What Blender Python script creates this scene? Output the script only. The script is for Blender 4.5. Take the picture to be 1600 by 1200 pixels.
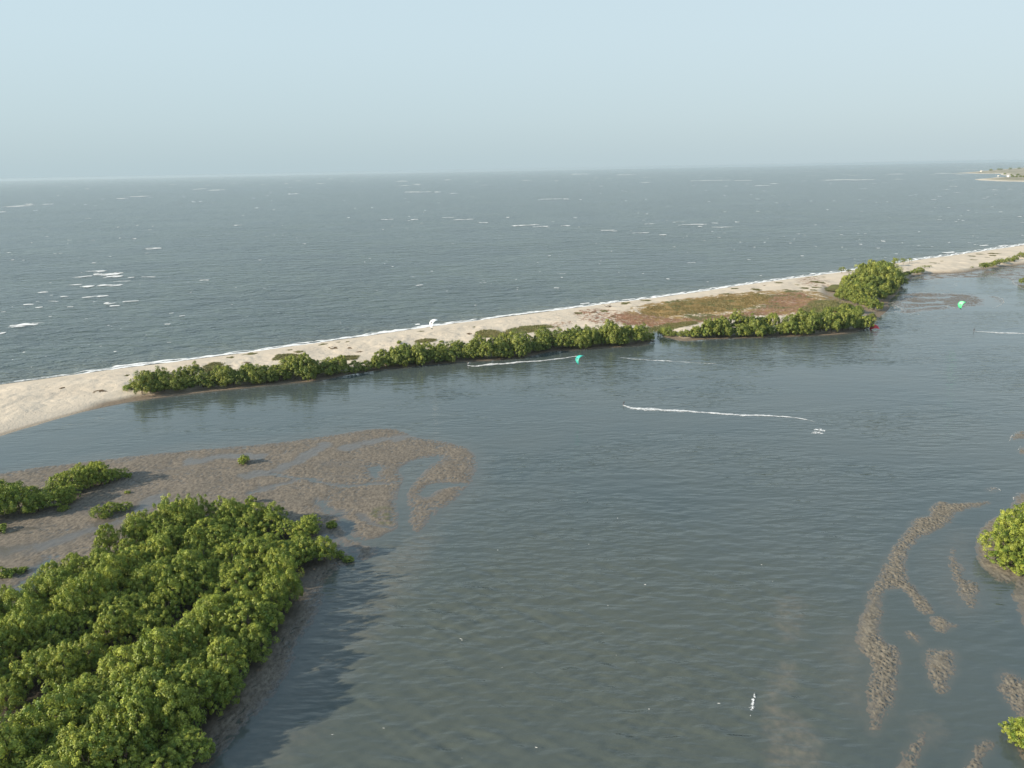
import bpy, math, random
import numpy as np
from mathutils import Vector, Matrix

# ------------------------------------------------------------------ clear
for o in list(bpy.data.objects):
    bpy.data.objects.remove(o)
scene = bpy.context.scene
COL = scene.collection
rng = np.random.default_rng(11)
R = random.Random(5)
rad = math.radians

# ------------------------------------------------------------------ camera
CAM_H = 90.0
F = 800.0 / math.tan(rad(35.0))          # focal length in photo pixels (1600 wide)
PITCH = rad(16.36)
ROLL = math.atan(30 / 1600)
fwd = np.array([0, math.cos(PITCH), -math.sin(PITCH)])
up_ = np.array([0, math.sin(PITCH), math.cos(PITCH)])
rgt = np.array([1.0, 0, 0])
camX = rgt * math.cos(ROLL) - up_ * math.sin(ROLL)
camY = rgt * math.sin(ROLL) + up_ * math.cos(ROLL)
camd = bpy.data.cameras.new('camera')
camd.sensor_fit = 'HORIZONTAL'
camd.angle = rad(70.0)
camd.clip_start = 0.5
camd.clip_end = 120000
cam = bpy.data.objects.new('camera', camd)
COL.objects.link(cam)
M = Matrix.Identity(4)
for i in range(3):
    M[i][0], M[i][1], M[i][2] = camX[i], camY[i], -fwd[i]
M[2][3] = CAM_H
cam.matrix_world = M
scene.camera = cam

# ------------------------------------------------------------------ light
SUN_EL = 22.0
SUN_DIR = np.array([-0.945, -0.327])      # towards the sun, seen from above
SUN_DIR /= np.linalg.norm(SUN_DIR)
sd = bpy.data.lights.new('sun', 'SUN')
sd.energy = 5.0
sd.angle = rad(0.9)
sd.color = (1.0, 0.86, 0.67)
sun = bpy.data.objects.new('sun', sd)
COL.objects.link(sun)
to_sun = Vector((SUN_DIR[0] * math.cos(rad(SUN_EL)), SUN_DIR[1] * math.cos(rad(SUN_EL)), math.sin(rad(SUN_EL))))
sun.rotation_euler = to_sun.to_track_quat('Z', 'Y').to_euler()

world = bpy.data.worlds.new('World')
scene.world = world
world.use_nodes = True
wn = world.node_tree
wn.nodes.clear()
w_out = wn.nodes.new('ShaderNodeOutputWorld')
w_bg = wn.nodes.new('ShaderNodeBackground')
w_bg.inputs['Strength'].default_value = 0.09
sky = wn.nodes.new('ShaderNodeTexSky')
sky.sky_type = 'NISHITA'
sky.sun_disc = False
sky.sun_elevation = rad(SUN_EL)
sky.sun_rotation = math.atan2(SUN_DIR[0], SUN_DIR[1])
sky.altitude = 0
sky.air_density = 1.0
sky.dust_density = 2.5
sky.ozone_density = 2.0
# dusty air: a pale veil that is dull at the horizon, clearest blue overhead
w_tc = wn.nodes.new('ShaderNodeTexCoord')
w_sep = wn.nodes.new('ShaderNodeSeparateXYZ')
w_ramp = wn.nodes.new('ShaderNodeValToRGB')
w_ramp.color_ramp.interpolation = 'B_SPLINE'
cr = w_ramp.color_ramp
cr.elements[0].position = 0.0
cr.elements[0].color = (0.485, 0.62, 0.67, 1)
cr.elements[1].position = 1.0
cr.elements[1].color = (0.21, 0.36, 0.56, 1)
for p, c in ((0.06, (0.53, 0.665, 0.72, 1)), (0.15, (0.60, 0.745, 0.80, 1)), (0.30, (0.60, 0.76, 0.84, 1)), (0.55, (0.39, 0.55, 0.71, 1))):
    e = cr.elements.new(p); e.color = c
w_scale = wn.nodes.new('ShaderNodeVectorMath'); w_scale.operation = 'SCALE'; w_scale.inputs[3].default_value = 0.705 / 0.09
w_mix = wn.nodes.new('ShaderNodeMix'); w_mix.data_type = 'RGBA'
w_mix.inputs[0].default_value = 0.85
wl = wn.links.new
wl(w_tc.outputs['Generated'], w_sep.inputs[0])
wl(w_sep.outputs['Z'], w_ramp.inputs[0])
# the veil whitens a little on the side away from the sun
w_dot = wn.nodes.new('ShaderNodeVectorMath'); w_dot.operation = 'DOT_PRODUCT'
w_dot.inputs[1].default_value = (0.85, -0.2, 0)
w_mr = wn.nodes.new('ShaderNodeMapRange'); w_mr.interpolation_type = 'SMOOTHSTEP'
w_mr.inputs[1].default_value = -0.7; w_mr.inputs[2].default_value = 0.7; w_mr.inputs[3].default_value = 0.0; w_mr.inputs[4].default_value = 0.30
w_veil = wn.nodes.new('ShaderNodeMix'); w_veil.data_type = 'RGBA'; w_veil.inputs[7].default_value = (0.70, 0.765, 0.785, 1)
wl(w_tc.outputs['Generated'], w_dot.inputs[0]); wl(w_dot.outputs['Value'], w_mr.inputs[0]); wl(w_mr.outputs[0], w_veil.inputs[0])
wl(w_ramp.outputs[0], w_veil.inputs[6])
wl(w_veil.outputs[2], w_scale.inputs[0])
wl(sky.outputs[0], w_mix.inputs[6])
wl(w_scale.outputs[0], w_mix.inputs[7])
wl(w_mix.outputs[2], w_bg.inputs[0])
wl(w_bg.outputs[0], w_out.inputs[0])

vs = scene.view_settings
vs.view_transform = 'Standard'
vs.look = 'None'
vs.gamma = 1
vs.exposure = 0.62
scene.render.engine = 'CYCLES'
cy = scene.cycles
cy.use_denoising = True
cy.use_adaptive_sampling = False
cy.max_bounces = 6
cy.diffuse_bounces = 2
cy.glossy_bounces = 3
cy.transmission_bounces = 3
cy.transparent_max_bounces = 12
cy.volume_bounces = 1
cy.sample_clamp_indirect = 4

# ------------------------------------------------------------------ geometry helpers
def rays(px):
    px = np.atleast_2d(np.asarray(px, float))
    u = px[:, 0] - 800.0
    v = 600.0 - px[:, 1]
    return fwd[None] * F + camX[None] * u[:, None] + camY[None] * v[:, None]

def G(px, z=0.0):
    """photo pixel(s) -> points on the level ground z"""
    d = rays(px)
    t = (z - CAM_H) / d[:, 2]
    return np.stack([d[:, 0] * t, d[:, 1] * t], 1)

def g1(x, y, z=0.0):
    return G([(x, y)], z)[0]

def hash2(ix, iy, seed):
    n = (ix.astype(np.int64) * 374761393 + iy.astype(np.int64) * 668265263 + seed * 1442695041) & 0x7fffffff
    n = ((n ^ (n >> 13)) * 1274126177) & 0x7fffffff
    n = (n ^ (n >> 16)) & 0x7fffffff
    return n / 0x7fffffff

def perlin(x, y, seed=0):
    ix, iy = np.floor(x), np.floor(y)
    fx, fy = x - ix, y - iy
    def gr(dx, dy):
        a = hash2(ix + dx, iy + dy, seed) * 2 * math.pi
        return np.cos(a) * (fx - dx) + np.sin(a) * (fy - dy)
    u = fx * fx * fx * (fx * (fx * 6 - 15) + 10)
    w = fy * fy * fy * (fy * (fy * 6 - 15) + 10)
    a = gr(0, 0) * (1 - u) + gr(1, 0) * u
    b = gr(0, 1) * (1 - u) + gr(1, 1) * u
    return (a * (1 - w) + b * w) * 1.5

def fbm(x, y, s, octv=3, seed=0):
    t = np.zeros_like(x); a = 1.0
    for k in range(octv):
        t = t + a * perlin(x / s, y / s, seed + k * 7); s *= 0.5; a *= 0.5
    return t

def sstep(a, b, x):
    t = np.clip((x - a) / (b - a), 0, 1)
    return t * t * (3 - 2 * t)

def sdf(P, poly):
    """signed distance, positive inside the polygon"""
    out = np.empty(len(P))
    A = np.asarray(poly, float); B = np.roll(A, -1, 0)
    for s in range(0, len(P), 20000):
        p = P[s:s + 20000]
        best = np.full(len(p), 1e18); ins = np.zeros(len(p), bool)
        for a, b in zip(A, B):
            ab = b - a
            t = np.clip(((p - a) @ ab) / max(ab @ ab, 1e-9), 0, 1)
            d = p - a - t[:, None] * ab
            best = np.minimum(best, (d * d).sum(1))
            c = (a[1] > p[:, 1]) != (b[1] > p[:, 1])
            if c.any():
                xx = a[0] + (p[:, 1] - a[1]) / (b[1] - a[1] if b[1] != a[1] else 1e-9) * ab[0]
                ins ^= c & (p[:, 0] < xx)
        out[s:s + 20000] = np.where(ins, 1, -1) * np.sqrt(best)
    return out

def linedist(P, line):
    best = np.full(len(P), 1e18)
    A = np.asarray(line, float)
    for a, b in zip(A[:-1], A[1:]):
        ab = b - a
        t = np.clip(((P - a) @ ab) / max(ab @ ab, 1e-9), 0, 1)
        d = P - a - t[:, None] * ab
        best = np.minimum(best, (d * d).sum(1))
    return np.sqrt(best)

def smooth_poly(px, n=2, closed=True):
    """Chaikin corner cutting"""
    A = np.asarray(px, float)
    for _ in range(n):
        if closed:
            B = np.roll(A, -1, 0)
            A = np.stack([A * .75 + B * .25, A * .25 + B * .75], 1).reshape(-1, 2)
        else:
            B = A[1:]; C = A[:-1]
            A = np.concatenate([A[:1], np.stack([C * .75 + B * .25, C * .25 + B * .75], 1).reshape(-1, 2), A[-1:]])
    return A

def mesh_obj(name, verts, faces, mat=None, parent=None, smooth=False, attrs=None, uvs=None):
    me = bpy.data.meshes.new(name)
    verts = np.asarray(verts, np.float32)
    ragged = not isinstance(faces, np.ndarray) and len({len(f_) for f_ in faces}) != 1
    if not ragged:
        faces = np.asarray(faces)
    nv, nf = len(verts), len(faces)
    if nf and not ragged:
        k = faces.shape[1]
        me.vertices.add(nv); me.vertices.foreach_set('co', verts.ravel())
        me.loops.add(nf * k); me.loops.foreach_set('vertex_index', faces.ravel().astype(np.int32))
        me.polygons.add(nf)
        me.polygons.foreach_set('loop_start', np.arange(0, nf * k, k, dtype=np.int32))
        me.polygons.foreach_set('loop_total', np.full(nf, k, np.int32))
        me.polygons.foreach_set('use_smooth', np.full(nf, bool(smooth)))
    else:
        me.from_pydata([tuple(map(float, v)) for v in verts], [], [tuple(map(int, f)) for f in faces])
        if smooth:
            me.polygons.foreach_set('use_smooth', np.full(len(me.polygons), True))
    for k_, a in (attrs or {}).items():
        a = np.asarray(a, np.float32)
        if a.ndim == 1:
            at = me.attributes.new(k_, 'FLOAT', 'POINT'); at.data.foreach_set('value', a)
        else:
            at = me.attributes.new(k_, 'FLOAT_COLOR', 'POINT'); at.data.foreach_set('color', a.ravel())
    me.update(); me.validate()
    if mat is not None:
        for m_ in (mat if isinstance(mat, (list, tuple)) else [mat]):
            me.materials.append(m_)
    o = bpy.data.objects.new(name, me)
    COL.objects.link(o)
    if parent is not None:
        o.parent = parent
    return o

def tag(o, label=None, cat=None, group=None, kind=None):
    if label: o['label'] = label
    if cat: o['category'] = cat
    if group: o['group'] = group
    if kind: o['kind'] = kind
    return o

def empty(name, loc, rz=0.0):
    o = bpy.data.objects.new(name, None)
    COL.objects.link(o)
    o.location = loc; o.rotation_euler = (0, 0, rz); o.empty_display_size = 0.5
    return o

def grid_faces(n, m):
    i = np.arange(n - 1)[:, None]; j = np.arange(m - 1)[None]
    a = (i * m + j).ravel()
    return np.stack([a, a + 1, a + m + 1, a + m], 1)

class MB:
    """collects tubes and patches into one mesh"""
    def __init__(s): s.v = []; s.f = []; s.n = 0
    def add(s, v, f):
        s.v.append(np.asarray(v, float)); s.f += [tuple(int(q) + s.n for q in ff) for ff in f]; s.n += len(v)
    def tube(s, pts, rr, k=6, cap=True):
        pts = [np.asarray(p, float) for p in pts]
        vv = []
        ref = np.array([0.31, 0.17, 0.93])
        for i, p in enumerate(pts):
            d = pts[min(i + 1, len(pts) - 1)] - pts[max(i - 1, 0)]
            d = d / (np.linalg.norm(d) + 1e-9)
            a = np.cross(d, ref); a /= np.linalg.norm(a) + 1e-9
            b = np.cross(d, a)
            for q in range(k):
                t = 2 * math.pi * q / k
                vv.append(p + rr[i] * (math.cos(t) * a + math.sin(t) * b))
        ff = []
        for i in range(len(pts) - 1):
            for q in range(k):
                ff.append((i * k + q, i * k + (q + 1) % k, (i + 1) * k + (q + 1) % k, (i + 1) * k + q))
        if cap:
            ff.append(tuple(range(k))[::-1]); ff.append(tuple((len(pts) - 1) * k + q for q in range(k)))
        s.add(vv, ff)
    def box(s, c, d):
        c = np.asarray(c, float); d = np.asarray(d, float) / 2
        v = [c + d * np.array([x, y, z]) for x in (-1, 1) for y in (-1, 1) for z in (-1, 1)]
        s.add(v, [(0, 1, 3, 2), (4, 6, 7, 5), (0, 4, 5, 1), (2, 3, 7, 6), (0, 2, 6, 4), (1, 5, 7, 3)])
    def build(s, name, mat, parent=None, smooth=True):
        return mesh_obj(name, np.concatenate(s.v), s.f, mat, parent, smooth)

# ------------------------------------------------------------------ material helpers
def newmat(name):
    m = bpy.data.materials.new(name)
    m.use_nodes = True
    nt = m.node_tree
    b = nt.nodes['Principled BSDF']
    return m, nt, b

class NT:
    def __init__(s, nt): s.nt = nt
    def node(s, t, **kw):
        n = s.nt.nodes.new(t)
        for k, v in kw.items(): setattr(n, k, v)
        return n
    def link(s, a, b): s.nt.links.new(a, b)
    def pos(s): return s.node('ShaderNodeNewGeometry').outputs['Position']
    def setin(s, n, i, v):
        if hasattr(v, 'is_output') or isinstance(v, bpy.types.NodeSocket): s.link(v, n.inputs[i])
        else: n.inputs[i].default_value = v
    def math(s, op, a, b=0.0, clamp=False):
        n = s.node('ShaderNodeMath', operation=op); n.use_clamp = clamp
        s.setin(n, 0, a); s.setin(n, 1, b)
        return n.outputs[0]
    def mix(s, f, a, b):
        n = s.node('ShaderNodeMix', data_type='RGBA')
        s.setin(n, 0, f)
        for i, c in ((6, a), (7, b)):
            s.setin(n, i, c if isinstance(c, bpy.types.NodeSocket) else (*c, 1))
        return n.outputs[2]
    def mapping(s, vec, scale=(1, 1, 1), rot=(0, 0, 0)):
        n = s.node('ShaderNodeMapping')
        s.link(vec, n.inputs[0]); n.inputs['Scale'].default_value = scale; n.inputs['Rotation'].default_value = rot
        return n.outputs[0]
    def noise(s, vec, scale, detail=2.0, rough=0.5, dist=0.0):
        n = s.node('ShaderNodeTexNoise')
        s.link(vec, n.inputs['Vector'])
        n.inputs['Scale'].default_value = scale; n.inputs['Detail'].default_value = detail
        n.inputs['Roughness'].default_value = rough; n.inputs['Distortion'].default_value = dist
        return n.outputs[0]
    def attr(s, name, out='Fac'):
        n = s.node('ShaderNodeAttribute'); n.attribute_name = name
        return n.outputs[out]
    def ramp(s, f, a, b, lo=0.0, hi=1.0):
        n = s.node('ShaderNodeMapRange'); n.interpolation_type = 'SMOOTHSTEP'
        s.setin(n, 0, f)
        for i, v in ((1, a), (2, b), (3, lo), (4, hi)): s.setin(n, i, v)
        return n.outputs[0]
    def bump(s, h, strength, dist, normal=None):
        n = s.node('ShaderNodeBump')
        s.setin(n, 'Strength', strength); s.setin(n, 'Distance', dist); s.link(h, n.inputs['Height'])
        if normal is not None: s.link(normal, n.inputs['Normal'])
        return n.outputs[0]

def water_mat(name, deep, kind):
    m, nt, b = newmat(name)
    q = NT(nt)
    p = q.pos()
    if kind == 'sea':
        an = rad(30)
        sw = q.noise(q.mapping(p, (0.42, 1, 1), (0, 0, -an)), 0.060, 2.0, 0.5, 0.35)
        md = q.noise(q.mapping(p, (0.55, 1, 1), (0, 0, -an - .25)), 0.17, 3.0, 0.62, 0.5)
        fi = q.noise(q.mapping(p, (0.6, 1, 1), (0, 0, -an + .3)), 0.9, 3.0, 0.6)
        patch = q.noise(q.mapping(p, (0.5, 1, 1), (0, 0, -an)), 0.006, 3.0, 0.6)
        st = q.ramp(patch, 0.35, 0.65, 0.75, 1.0)
        h = q.math('ADD', q.math('MULTIPLY', sw, 6.5), q.math('MULTIPLY', md, 4.6))
        h = q.math('ADD', h, q.math('MULTIPLY', fi, 0.42))
        nrm = q.bump(h, st, 1.0)
        hue = q.noise(p, 0.010, 3.0, 0.6)
        col = q.mix(q.ramp(hue, 0.35, 0.65), deep, tuple(c * k for c, k in zip(deep, (1.25, 1.22, 1.1))))
        # stirred-up sand just off the beach
        sh = q.attr('shallow')
        col = q.mix(q.math('MULTIPLY', sh, 0.5), col, (0.17, 0.175, 0.14))
        b.inputs['Roughness'].default_value = 0.16
    else:
        an = rad(-9)
        big = q.noise(q.mapping(p, (0.35, 1, 1), (0, 0, -an)), 0.16, 1.0, 0.5, 0.2)
        md = q.noise(q.mapping(p, (0.34, 1, 1), (0, 0, -an + .12)), 0.62, 1.0, 0.5, 0.15)
        cr_ = q.noise(q.mapping(p, (0.3, 1, 1), (0, 0, -an - .75)), 0.55, 1.0, 0.5, 0.1)
        fi = q.noise(q.mapping(p, (0.4, 1, 1), (0, 0, -an)), 2.2, 2.0, 0.6)
        patch = q.noise(q.mapping(p, (0.6, 1, 1), (0, 0, .3)), 0.018, 4.0, 0.6, 0.4)
        calm = q.attr('calm')
        st = q.ramp(patch, 0.36, 0.62, 0.14, 0.66)
        tb = q.attr('turbid')
        st = q.math('ADD', st, q.math('MULTIPLY', tb, 0.15))
        st = q.math('MULTIPLY', st, q.math('SUBTRACT', 1.0, q.math('MULTIPLY', calm, 0.8)))
        h = q.math('ADD', q.math('MULTIPLY', big, 1.0), q.math('MULTIPLY', md, 0.66))
        h = q.math('ADD', h, q.math('MULTIPLY', cr_, 0.34))
        h = q.math('ADD', h, q.math('MULTIPLY', fi, 0.10))
        nrm = q.bump(h, st, 1.0)
        hue = q.noise(p, 0.02, 3.0, 0.6)
        col = q.mix(q.ramp(hue, 0.3, 0.7), deep, tuple(c * k for c, k in zip(deep, (1.22, 1.12, 1.05))))
        col = q.mix(q.math('MULTIPLY', tb, 0.85), col, (0.076, 0.088, 0.072))
        sh = q.attr('shallow')
        br = q.noise(p, 0.7, 3.0, 0.6)
        shf = q.math('MULTIPLY', sh, q.ramp(br, 0.25, 0.75, 0.55, 1.15), True)
        col = q.mix(shf, col, (0.165, 0.15, 0.12))
        b.inputs['Roughness'].default_value = 0.10
    nt.links.new(col, b.inputs['Base Color'])
    nt.links.new(nrm, b.inputs['Normal'])
    b.inputs['IOR'].default_value = 1.333
    b.inputs['Specular IOR Level'].default_value = 0.66 if kind == 'sea' else 0.9
    return m

def mud_mat(name, dry=(0.255, 0.216, 0.166), wet=(0.112, 0.100, 0.084)):
    m, nt, b = newmat(name)
    q = NT(nt); p = q.pos()
    sep = q.node('ShaderNodeSeparateXYZ'); q.link(p, sep.inputs[0])
    z = sep.outputs[2]
    n1 = q.noise(p, 1.3, 4.0, 0.65)
    n2 = q.noise(p, 0.09, 3.0, 0.6)
    n3 = q.noise(q.mapping(p, (1, 0.6, 1), (0, 0, .4)), 1.5, 4.0, 0.65)
    c = q.mix(q.ramp(n2, 0.35, 0.65), dry, tuple(x * y for x, y in zip(dry, (0.78, 0.80, 0.82))))
    c = q.mix(q.ramp(n3, 0.30, 0.66, 0.0, 0.75), tuple(x * 0.36 for x in dry), c)
    c = q.mix(q.ramp(n1, 0.55, 0.75, 0.0, 0.45), c, (0.33, 0.28, 0.215))
    alg = q.attr('algae')
    c = q.mix(q.math('MULTIPLY', alg, 0.8), c, (0.085, 0.10, 0.03))
    c = q.mix(q.attr('stand_shade'), c, (0.055, 0.044, 0.030))  # shade beneath the mangroves, painted into the mud colour
    wetf = q.math('MAXIMUM', q.ramp(q.math('ADD', z, q.math('MULTIPLY', n2, 0.08)), 0.03, 0.24, 1.0, 0.0), q.attr('wet'))
    sheen = q.noise(q.mapping(p, (0.45, 1, 1), (0, 0, -.35)), 0.06, 4.0, 0.65, 0.6)
    wetf = q.math('MAXIMUM', wetf, q.ramp(sheen, 0.56, 0.66, 0.0, 0.45))
    wetf = q.math('MULTIPLY', wetf, q.ramp(n1, 0.2, 0.5, 0.75, 1.0))
    c = q.mix(wetf, c, wet)
    q.link(c, b.inputs['Base Color'])
    q.link(q.ramp(wetf, 0, 1, 0.85, 0.18), b.inputs['Roughness'])
    q.link(q.bump(n3, q.ramp(wetf, 0, 1, 0.9, 0.15), 0.12), b.inputs['Normal'])
    return m

def sand_mat():
    m, nt, b = newmat('beach_sand')
    q = NT(nt); p = q.pos()
    sep = q.node('ShaderNodeSeparateXYZ'); q.link(p, sep.inputs[0])
    z = sep.outputs[2]
    n1 = q.noise(p, 0.5, 4.0, 0.6)
    n2 = q.noise(p, 0.05, 3.0, 0.6)
    n3 = q.noise(p, 1.6, 3.0, 0.7)
    sand = q.mix(q.ramp(n2, 0.3, 0.7), (0.525, 0.46, 0.37), (0.585, 0.515, 0.415))
    sand = q.mix(q.ramp(n1, 0.58, 0.78, 0, 0.35), sand, (0.40, 0.33, 0.245))
    # wet foot of the beach
    sand = q.mix(q.ramp(z, 0.10, 0.55, 0.75, 0.0), sand, (0.30, 0.245, 0.18))
    # old tide marks and trampled streaks
    tide = q.noise(q.mapping(p, (0.05, 0.5, 1), (0, 0, -rad(28))), 1.0, 3.0, 0.6)
    sand = q.mix(q.ramp(tide, 0.60, 0.72, 0, 0.28), sand, (0.36, 0.30, 0.22))
    mudc = q.mix(q.ramp(n3, 0.35, 0.65), (0.15, 0.12, 0.088), (0.235, 0.19, 0.14))
    c = q.mix(q.attr('mud'), sand, mudc)
    brk = q.ramp(q.noise(p, 0.22, 5.0, 0.72), 0.30, 0.60)
    brk2 = q.ramp(q.noise(p, 0.35, 5.0, 0.75), 0.40, 0.62)
    def cover(c, at, col1, col2, k):
        cc = q.mix(q.ramp(n3, 0.3, 0.7), col1, col2)
        w = q.attr(at)
        f = q.ramp(q.math('ADD', w, q.math('MULTIPLY', q.math('SUBTRACT', k, 0.5), 0.7)), 0.35, 0.65)
        return q.mix(f, c, cc)
    c = cover(c, 'red', (0.19, 0.095, 0.055), (0.30, 0.17, 0.105), brk2)
    c = cover(c, 'dry', (0.22, 0.15, 0.058), (0.32, 0.215, 0.085), brk)
    c = cover(c, 'grass', (0.075, 0.085, 0.022), (0.14, 0.14, 0.05), brk)
    film = q.math('MULTIPLY', q.attr('mud'), q.ramp(q.math('ADD', z, q.math('MULTIPLY', n1, 0.06)), 0.05, 0.14, 1.0, 0.0))
    c = q.mix(film, c, (0.105, 0.098, 0.086))
    q.link(c, b.inputs['Base Color'])
    q.link(q.ramp(film, 0, 1, 0.9, 0.14), b.inputs['Roughness'])
    q.link(q.ramp(film, 0, 1, 0.2, 0.6), b.inputs['Specular IOR Level'])
    hh = q.math('ADD', q.noise(p, 0.8, 4.0, 0.6), q.math('MULTIPLY', n3, 0.3))
    q.link(q.bump(hh, q.ramp(film, 0, 1, 0.6, 0.08), 0.35), b.inputs['Normal'])
    return m

def foam_mat(name, scale=0.6, thr=0.5, soft=0.12, col=(0.82, 0.84, 0.84), nw=1.0):
    """broken foam: holes by noise, ragged towards the rim (attribute 'rim' is 1 in the middle, 0 at the edge)"""
    m, nt, b = newmat(name)
    q = NT(nt); p = q.pos()
    n = q.noise(p, scale, 5.0, 0.7, 0.4)
    rim = q.attr('rim')
    f = q.math('ADD', q.math('ADD', q.math('MULTIPLY', n, nw), 0.5 - 0.5 * nw), q.math('MULTIPLY', q.math('SUBTRACT', rim, 0.5), 0.75))
    a = q.ramp(f, thr - soft, thr + soft)
    b.inputs['Base Color'].default_value = (*col, 1)
    b.inputs['Roughness'].default_value = 0.8
    b.inputs['Specular IOR Level'].default_value = 0.1
    q.link(a, b.inputs['Alpha'])
    return m

def leaf_mat(name, base, yellow, trans=0.2):
    m, nt, b = newmat(name)
    q = NT(nt)
    nt.nodes.remove(b)
    out = nt.nodes['Material Output']
    t = q.node('ShaderNodeSeparateXYZ')
    q.link(q.attr('tint', 'Vector'), t.inputs[0])
    rnd = q.node('ShaderNodeObjectInfo').outputs['Random']
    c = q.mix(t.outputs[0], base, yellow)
    c = q.mix(q.math('MULTIPLY', rnd, 0.35), c, tuple(x * y for x, y in zip(base, (0.75, 0.9, 0.9))))
    hsv = q.node('ShaderNodeHueSaturation')
    q.link(c, hsv.inputs['Color'])
    q.link(q.math('ADD', 0.85, q.math('MULTIPLY', t.outputs[1], 0.75)), hsv.inputs['Value'])
    d = q.node('ShaderNodeBsdfDiffuse'); q.link(hsv.outputs[0], d.inputs[0])
    tr = q.node('ShaderNodeBsdfTranslucent')
    q.link(q.mix(0.5, hsv.outputs[0], (0.16, 0.17, 0.02)), tr.inputs[0])
    gl = q.node('ShaderNodeBsdfGlossy'); gl.inputs['Roughness'].default_value = 0.45
    gl.inputs[0].default_value = (0.8, 0.85, 0.8, 1)
    m1 = q.node('ShaderNodeMixShader'); m1.inputs[0].default_value = trans
    q.link(d.outputs[0], m1.inputs[1]); q.link(tr.outputs[0], m1.inputs[2])
    m2 = q.node('ShaderNodeMixShader'); m2.inputs[0].default_value = 0.035
    q.link(m1.outputs[0], m2.inputs[1]); q.link(gl.outputs[0], m2.inputs[2])
    q.link(m2.outputs[0], out.inputs[0])
    return m

def plain(name, col, rough=0.6, noise=0.0, nscale=3.0, metallic=0.0):
    m, nt, b = newmat(name)
    b.inputs['Roughness'].default_value = rough
    b.inputs['Metallic'].default_value = metallic
    if noise:
        q = NT(nt)
        tc = q.node('ShaderNodeTexCoord')
        n = q.noise(tc.outputs['Object'], nscale, 4.0, 0.6)
        c = q.mix(q.ramp(n, 0.3, 0.7), tuple(x * (1 - noise) for x in col), tuple(min(1, x * (1 + noise)) for x in col))
        q.link(c, b.inputs['Base Color'])
    else:
        b.inputs['Base Color'].default_value = (*col, 1)
    return m

MAT = dict(
    sea=water_mat('sea_water', (0.060, 0.083, 0.080), 'sea'),
    lagoon=water_mat('lagoon_water', (0.060, 0.082, 0.084), 'lagoon'),
    mud=mud_mat('tidal_mud'),
    bar=mud_mat('shelly_mud', (0.285, 0.250, 0.188), (0.12, 0.108, 0.088)),
    sand=sand_mat(),
    surf=foam_mat('surf_foam', 0.25, 0.46, 0.16),
    cap=foam_mat('whitecap_foam', 0.085, 0.64, 0.32, nw=2.0),
    wake=foam_mat('wake_foam', 0.6, 0.66, 0.36, nw=1.5),
    splash=foam_mat('splash_foam', 1.6, 0.78, 0.2, nw=2.6),
    scum=foam_mat('shore_foam', 0.9, 0.86, 0.2, (0.60, 0.59, 0.55), nw=2.2),
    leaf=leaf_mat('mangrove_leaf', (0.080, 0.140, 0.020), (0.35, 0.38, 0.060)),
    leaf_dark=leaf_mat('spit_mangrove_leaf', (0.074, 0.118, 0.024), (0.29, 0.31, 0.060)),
    bark=plain('mangrove_bark', (0.13, 0.10, 0.075), 0.9, 0.4, 4.0),
    drift=plain('driftwood_bark', (0.10, 0.075, 0.055), 0.9, 0.4, 3.0),
    creeper=leaf_mat('dune_creeper_leaf', (0.12, 0.115, 0.04), (0.22, 0.195, 0.085), 0.2),
    creeper_brown=leaf_mat('withered_creeper_leaf', (0.16, 0.105, 0.062), (0.26, 0.18, 0.11), 0.2),
    straw=leaf_mat('straw_grass_blade', (0.15, 0.115, 0.045), (0.24, 0.19, 0.085), 0.25),
)

# ================================================================== THE LAND
# sea edge and lagoon edge of the sand spit, in photo pixels, turned into ground points
SEA_EDGE = [(-420, 664), (-200, 630), (0, 601), (90, 589), (170, 578), (260, 567), (370, 553), (470, 539), (560, 527), (640, 515), (720, 504),
            (790, 495), (870, 485), (950, 474), (1060, 461), (1150, 447), (1230, 436), (1310, 426), (1370, 416), (1440, 405), (1490, 399), (1530, 393),
            (1600, 383), (1700, 368), (1820, 350)]
LAG_EDGE = [(1820, 520), (1700, 490), (1640, 468), (1600, 452), (1587, 445), (1579, 435), (1540, 433), (1469, 435), (1420, 440), (1409, 444),
            (1404, 458), (1398, 463), (1386, 474), (1393, 482), (1380, 492), (1369, 500), (1366, 509), (1350, 516), (1318, 523), (1237, 526),
            (1147, 529), (1105, 530), (1071, 534), (1048, 530), (1034, 525), (1027, 517), (1021, 516), (1020, 530), (1014, 539), (974, 542), (895, 547),
            (855, 550), (832, 556), (812, 560), (760, 564), (730, 565), (680, 570), (640, 573), (605, 577), (570, 582), (540, 586), (505, 595),
            (440, 600), (380, 607), (320, 613), (270, 619), (225, 625), (185, 632), (130, 643), (60, 663), (0, 681), (-80, 707), (-200, 745), (-420, 820)]
SPIT = G(smooth_poly(SEA_EDGE + LAG_EDGE, 2))
LAGE = G(smooth_poly(LAG_EDGE, 2, False))
SEAE = G(smooth_poly(SEA_EDGE, 2, False))

def spit_height(P, detail=True):
    s = sdf(P, SPIT)
    if detail:
        s = s + 0.5 * fbm(P[:, 0], P[:, 1], 9, 2, 3)
    dl = linedist(P, LAGE)
    ds = linedist(P, SEAE)
    h_in = 1.9 * (1 - np.exp(-np.minimum(ds, 200) / 12)) * (1 - np.exp(-dl / 11)) + 0.03 * np.minimum(s, 8)
    h = np.where(s > 0, h_in, np.maximum(0.10 * s, -1.4))
    dn = fbm(P[:, 0], P[:, 1], 22, 3, 40) * 0.55 + np.abs(fbm(P[:, 0], P[:, 1], 7, 2, 43)) * 0.30
    h = h + np.where(s > 0, dn * sstep(5, 22, np.minimum(ds, dl * 1.3)), 0)
    return h, s, dl, ds

# ---- spit vegetation ground cover, as areas on the ground
def area(P, px, soft=4.0):
    return sstep(-soft, soft, sdf(P, G(smooth_poly(px, 1))))

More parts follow.
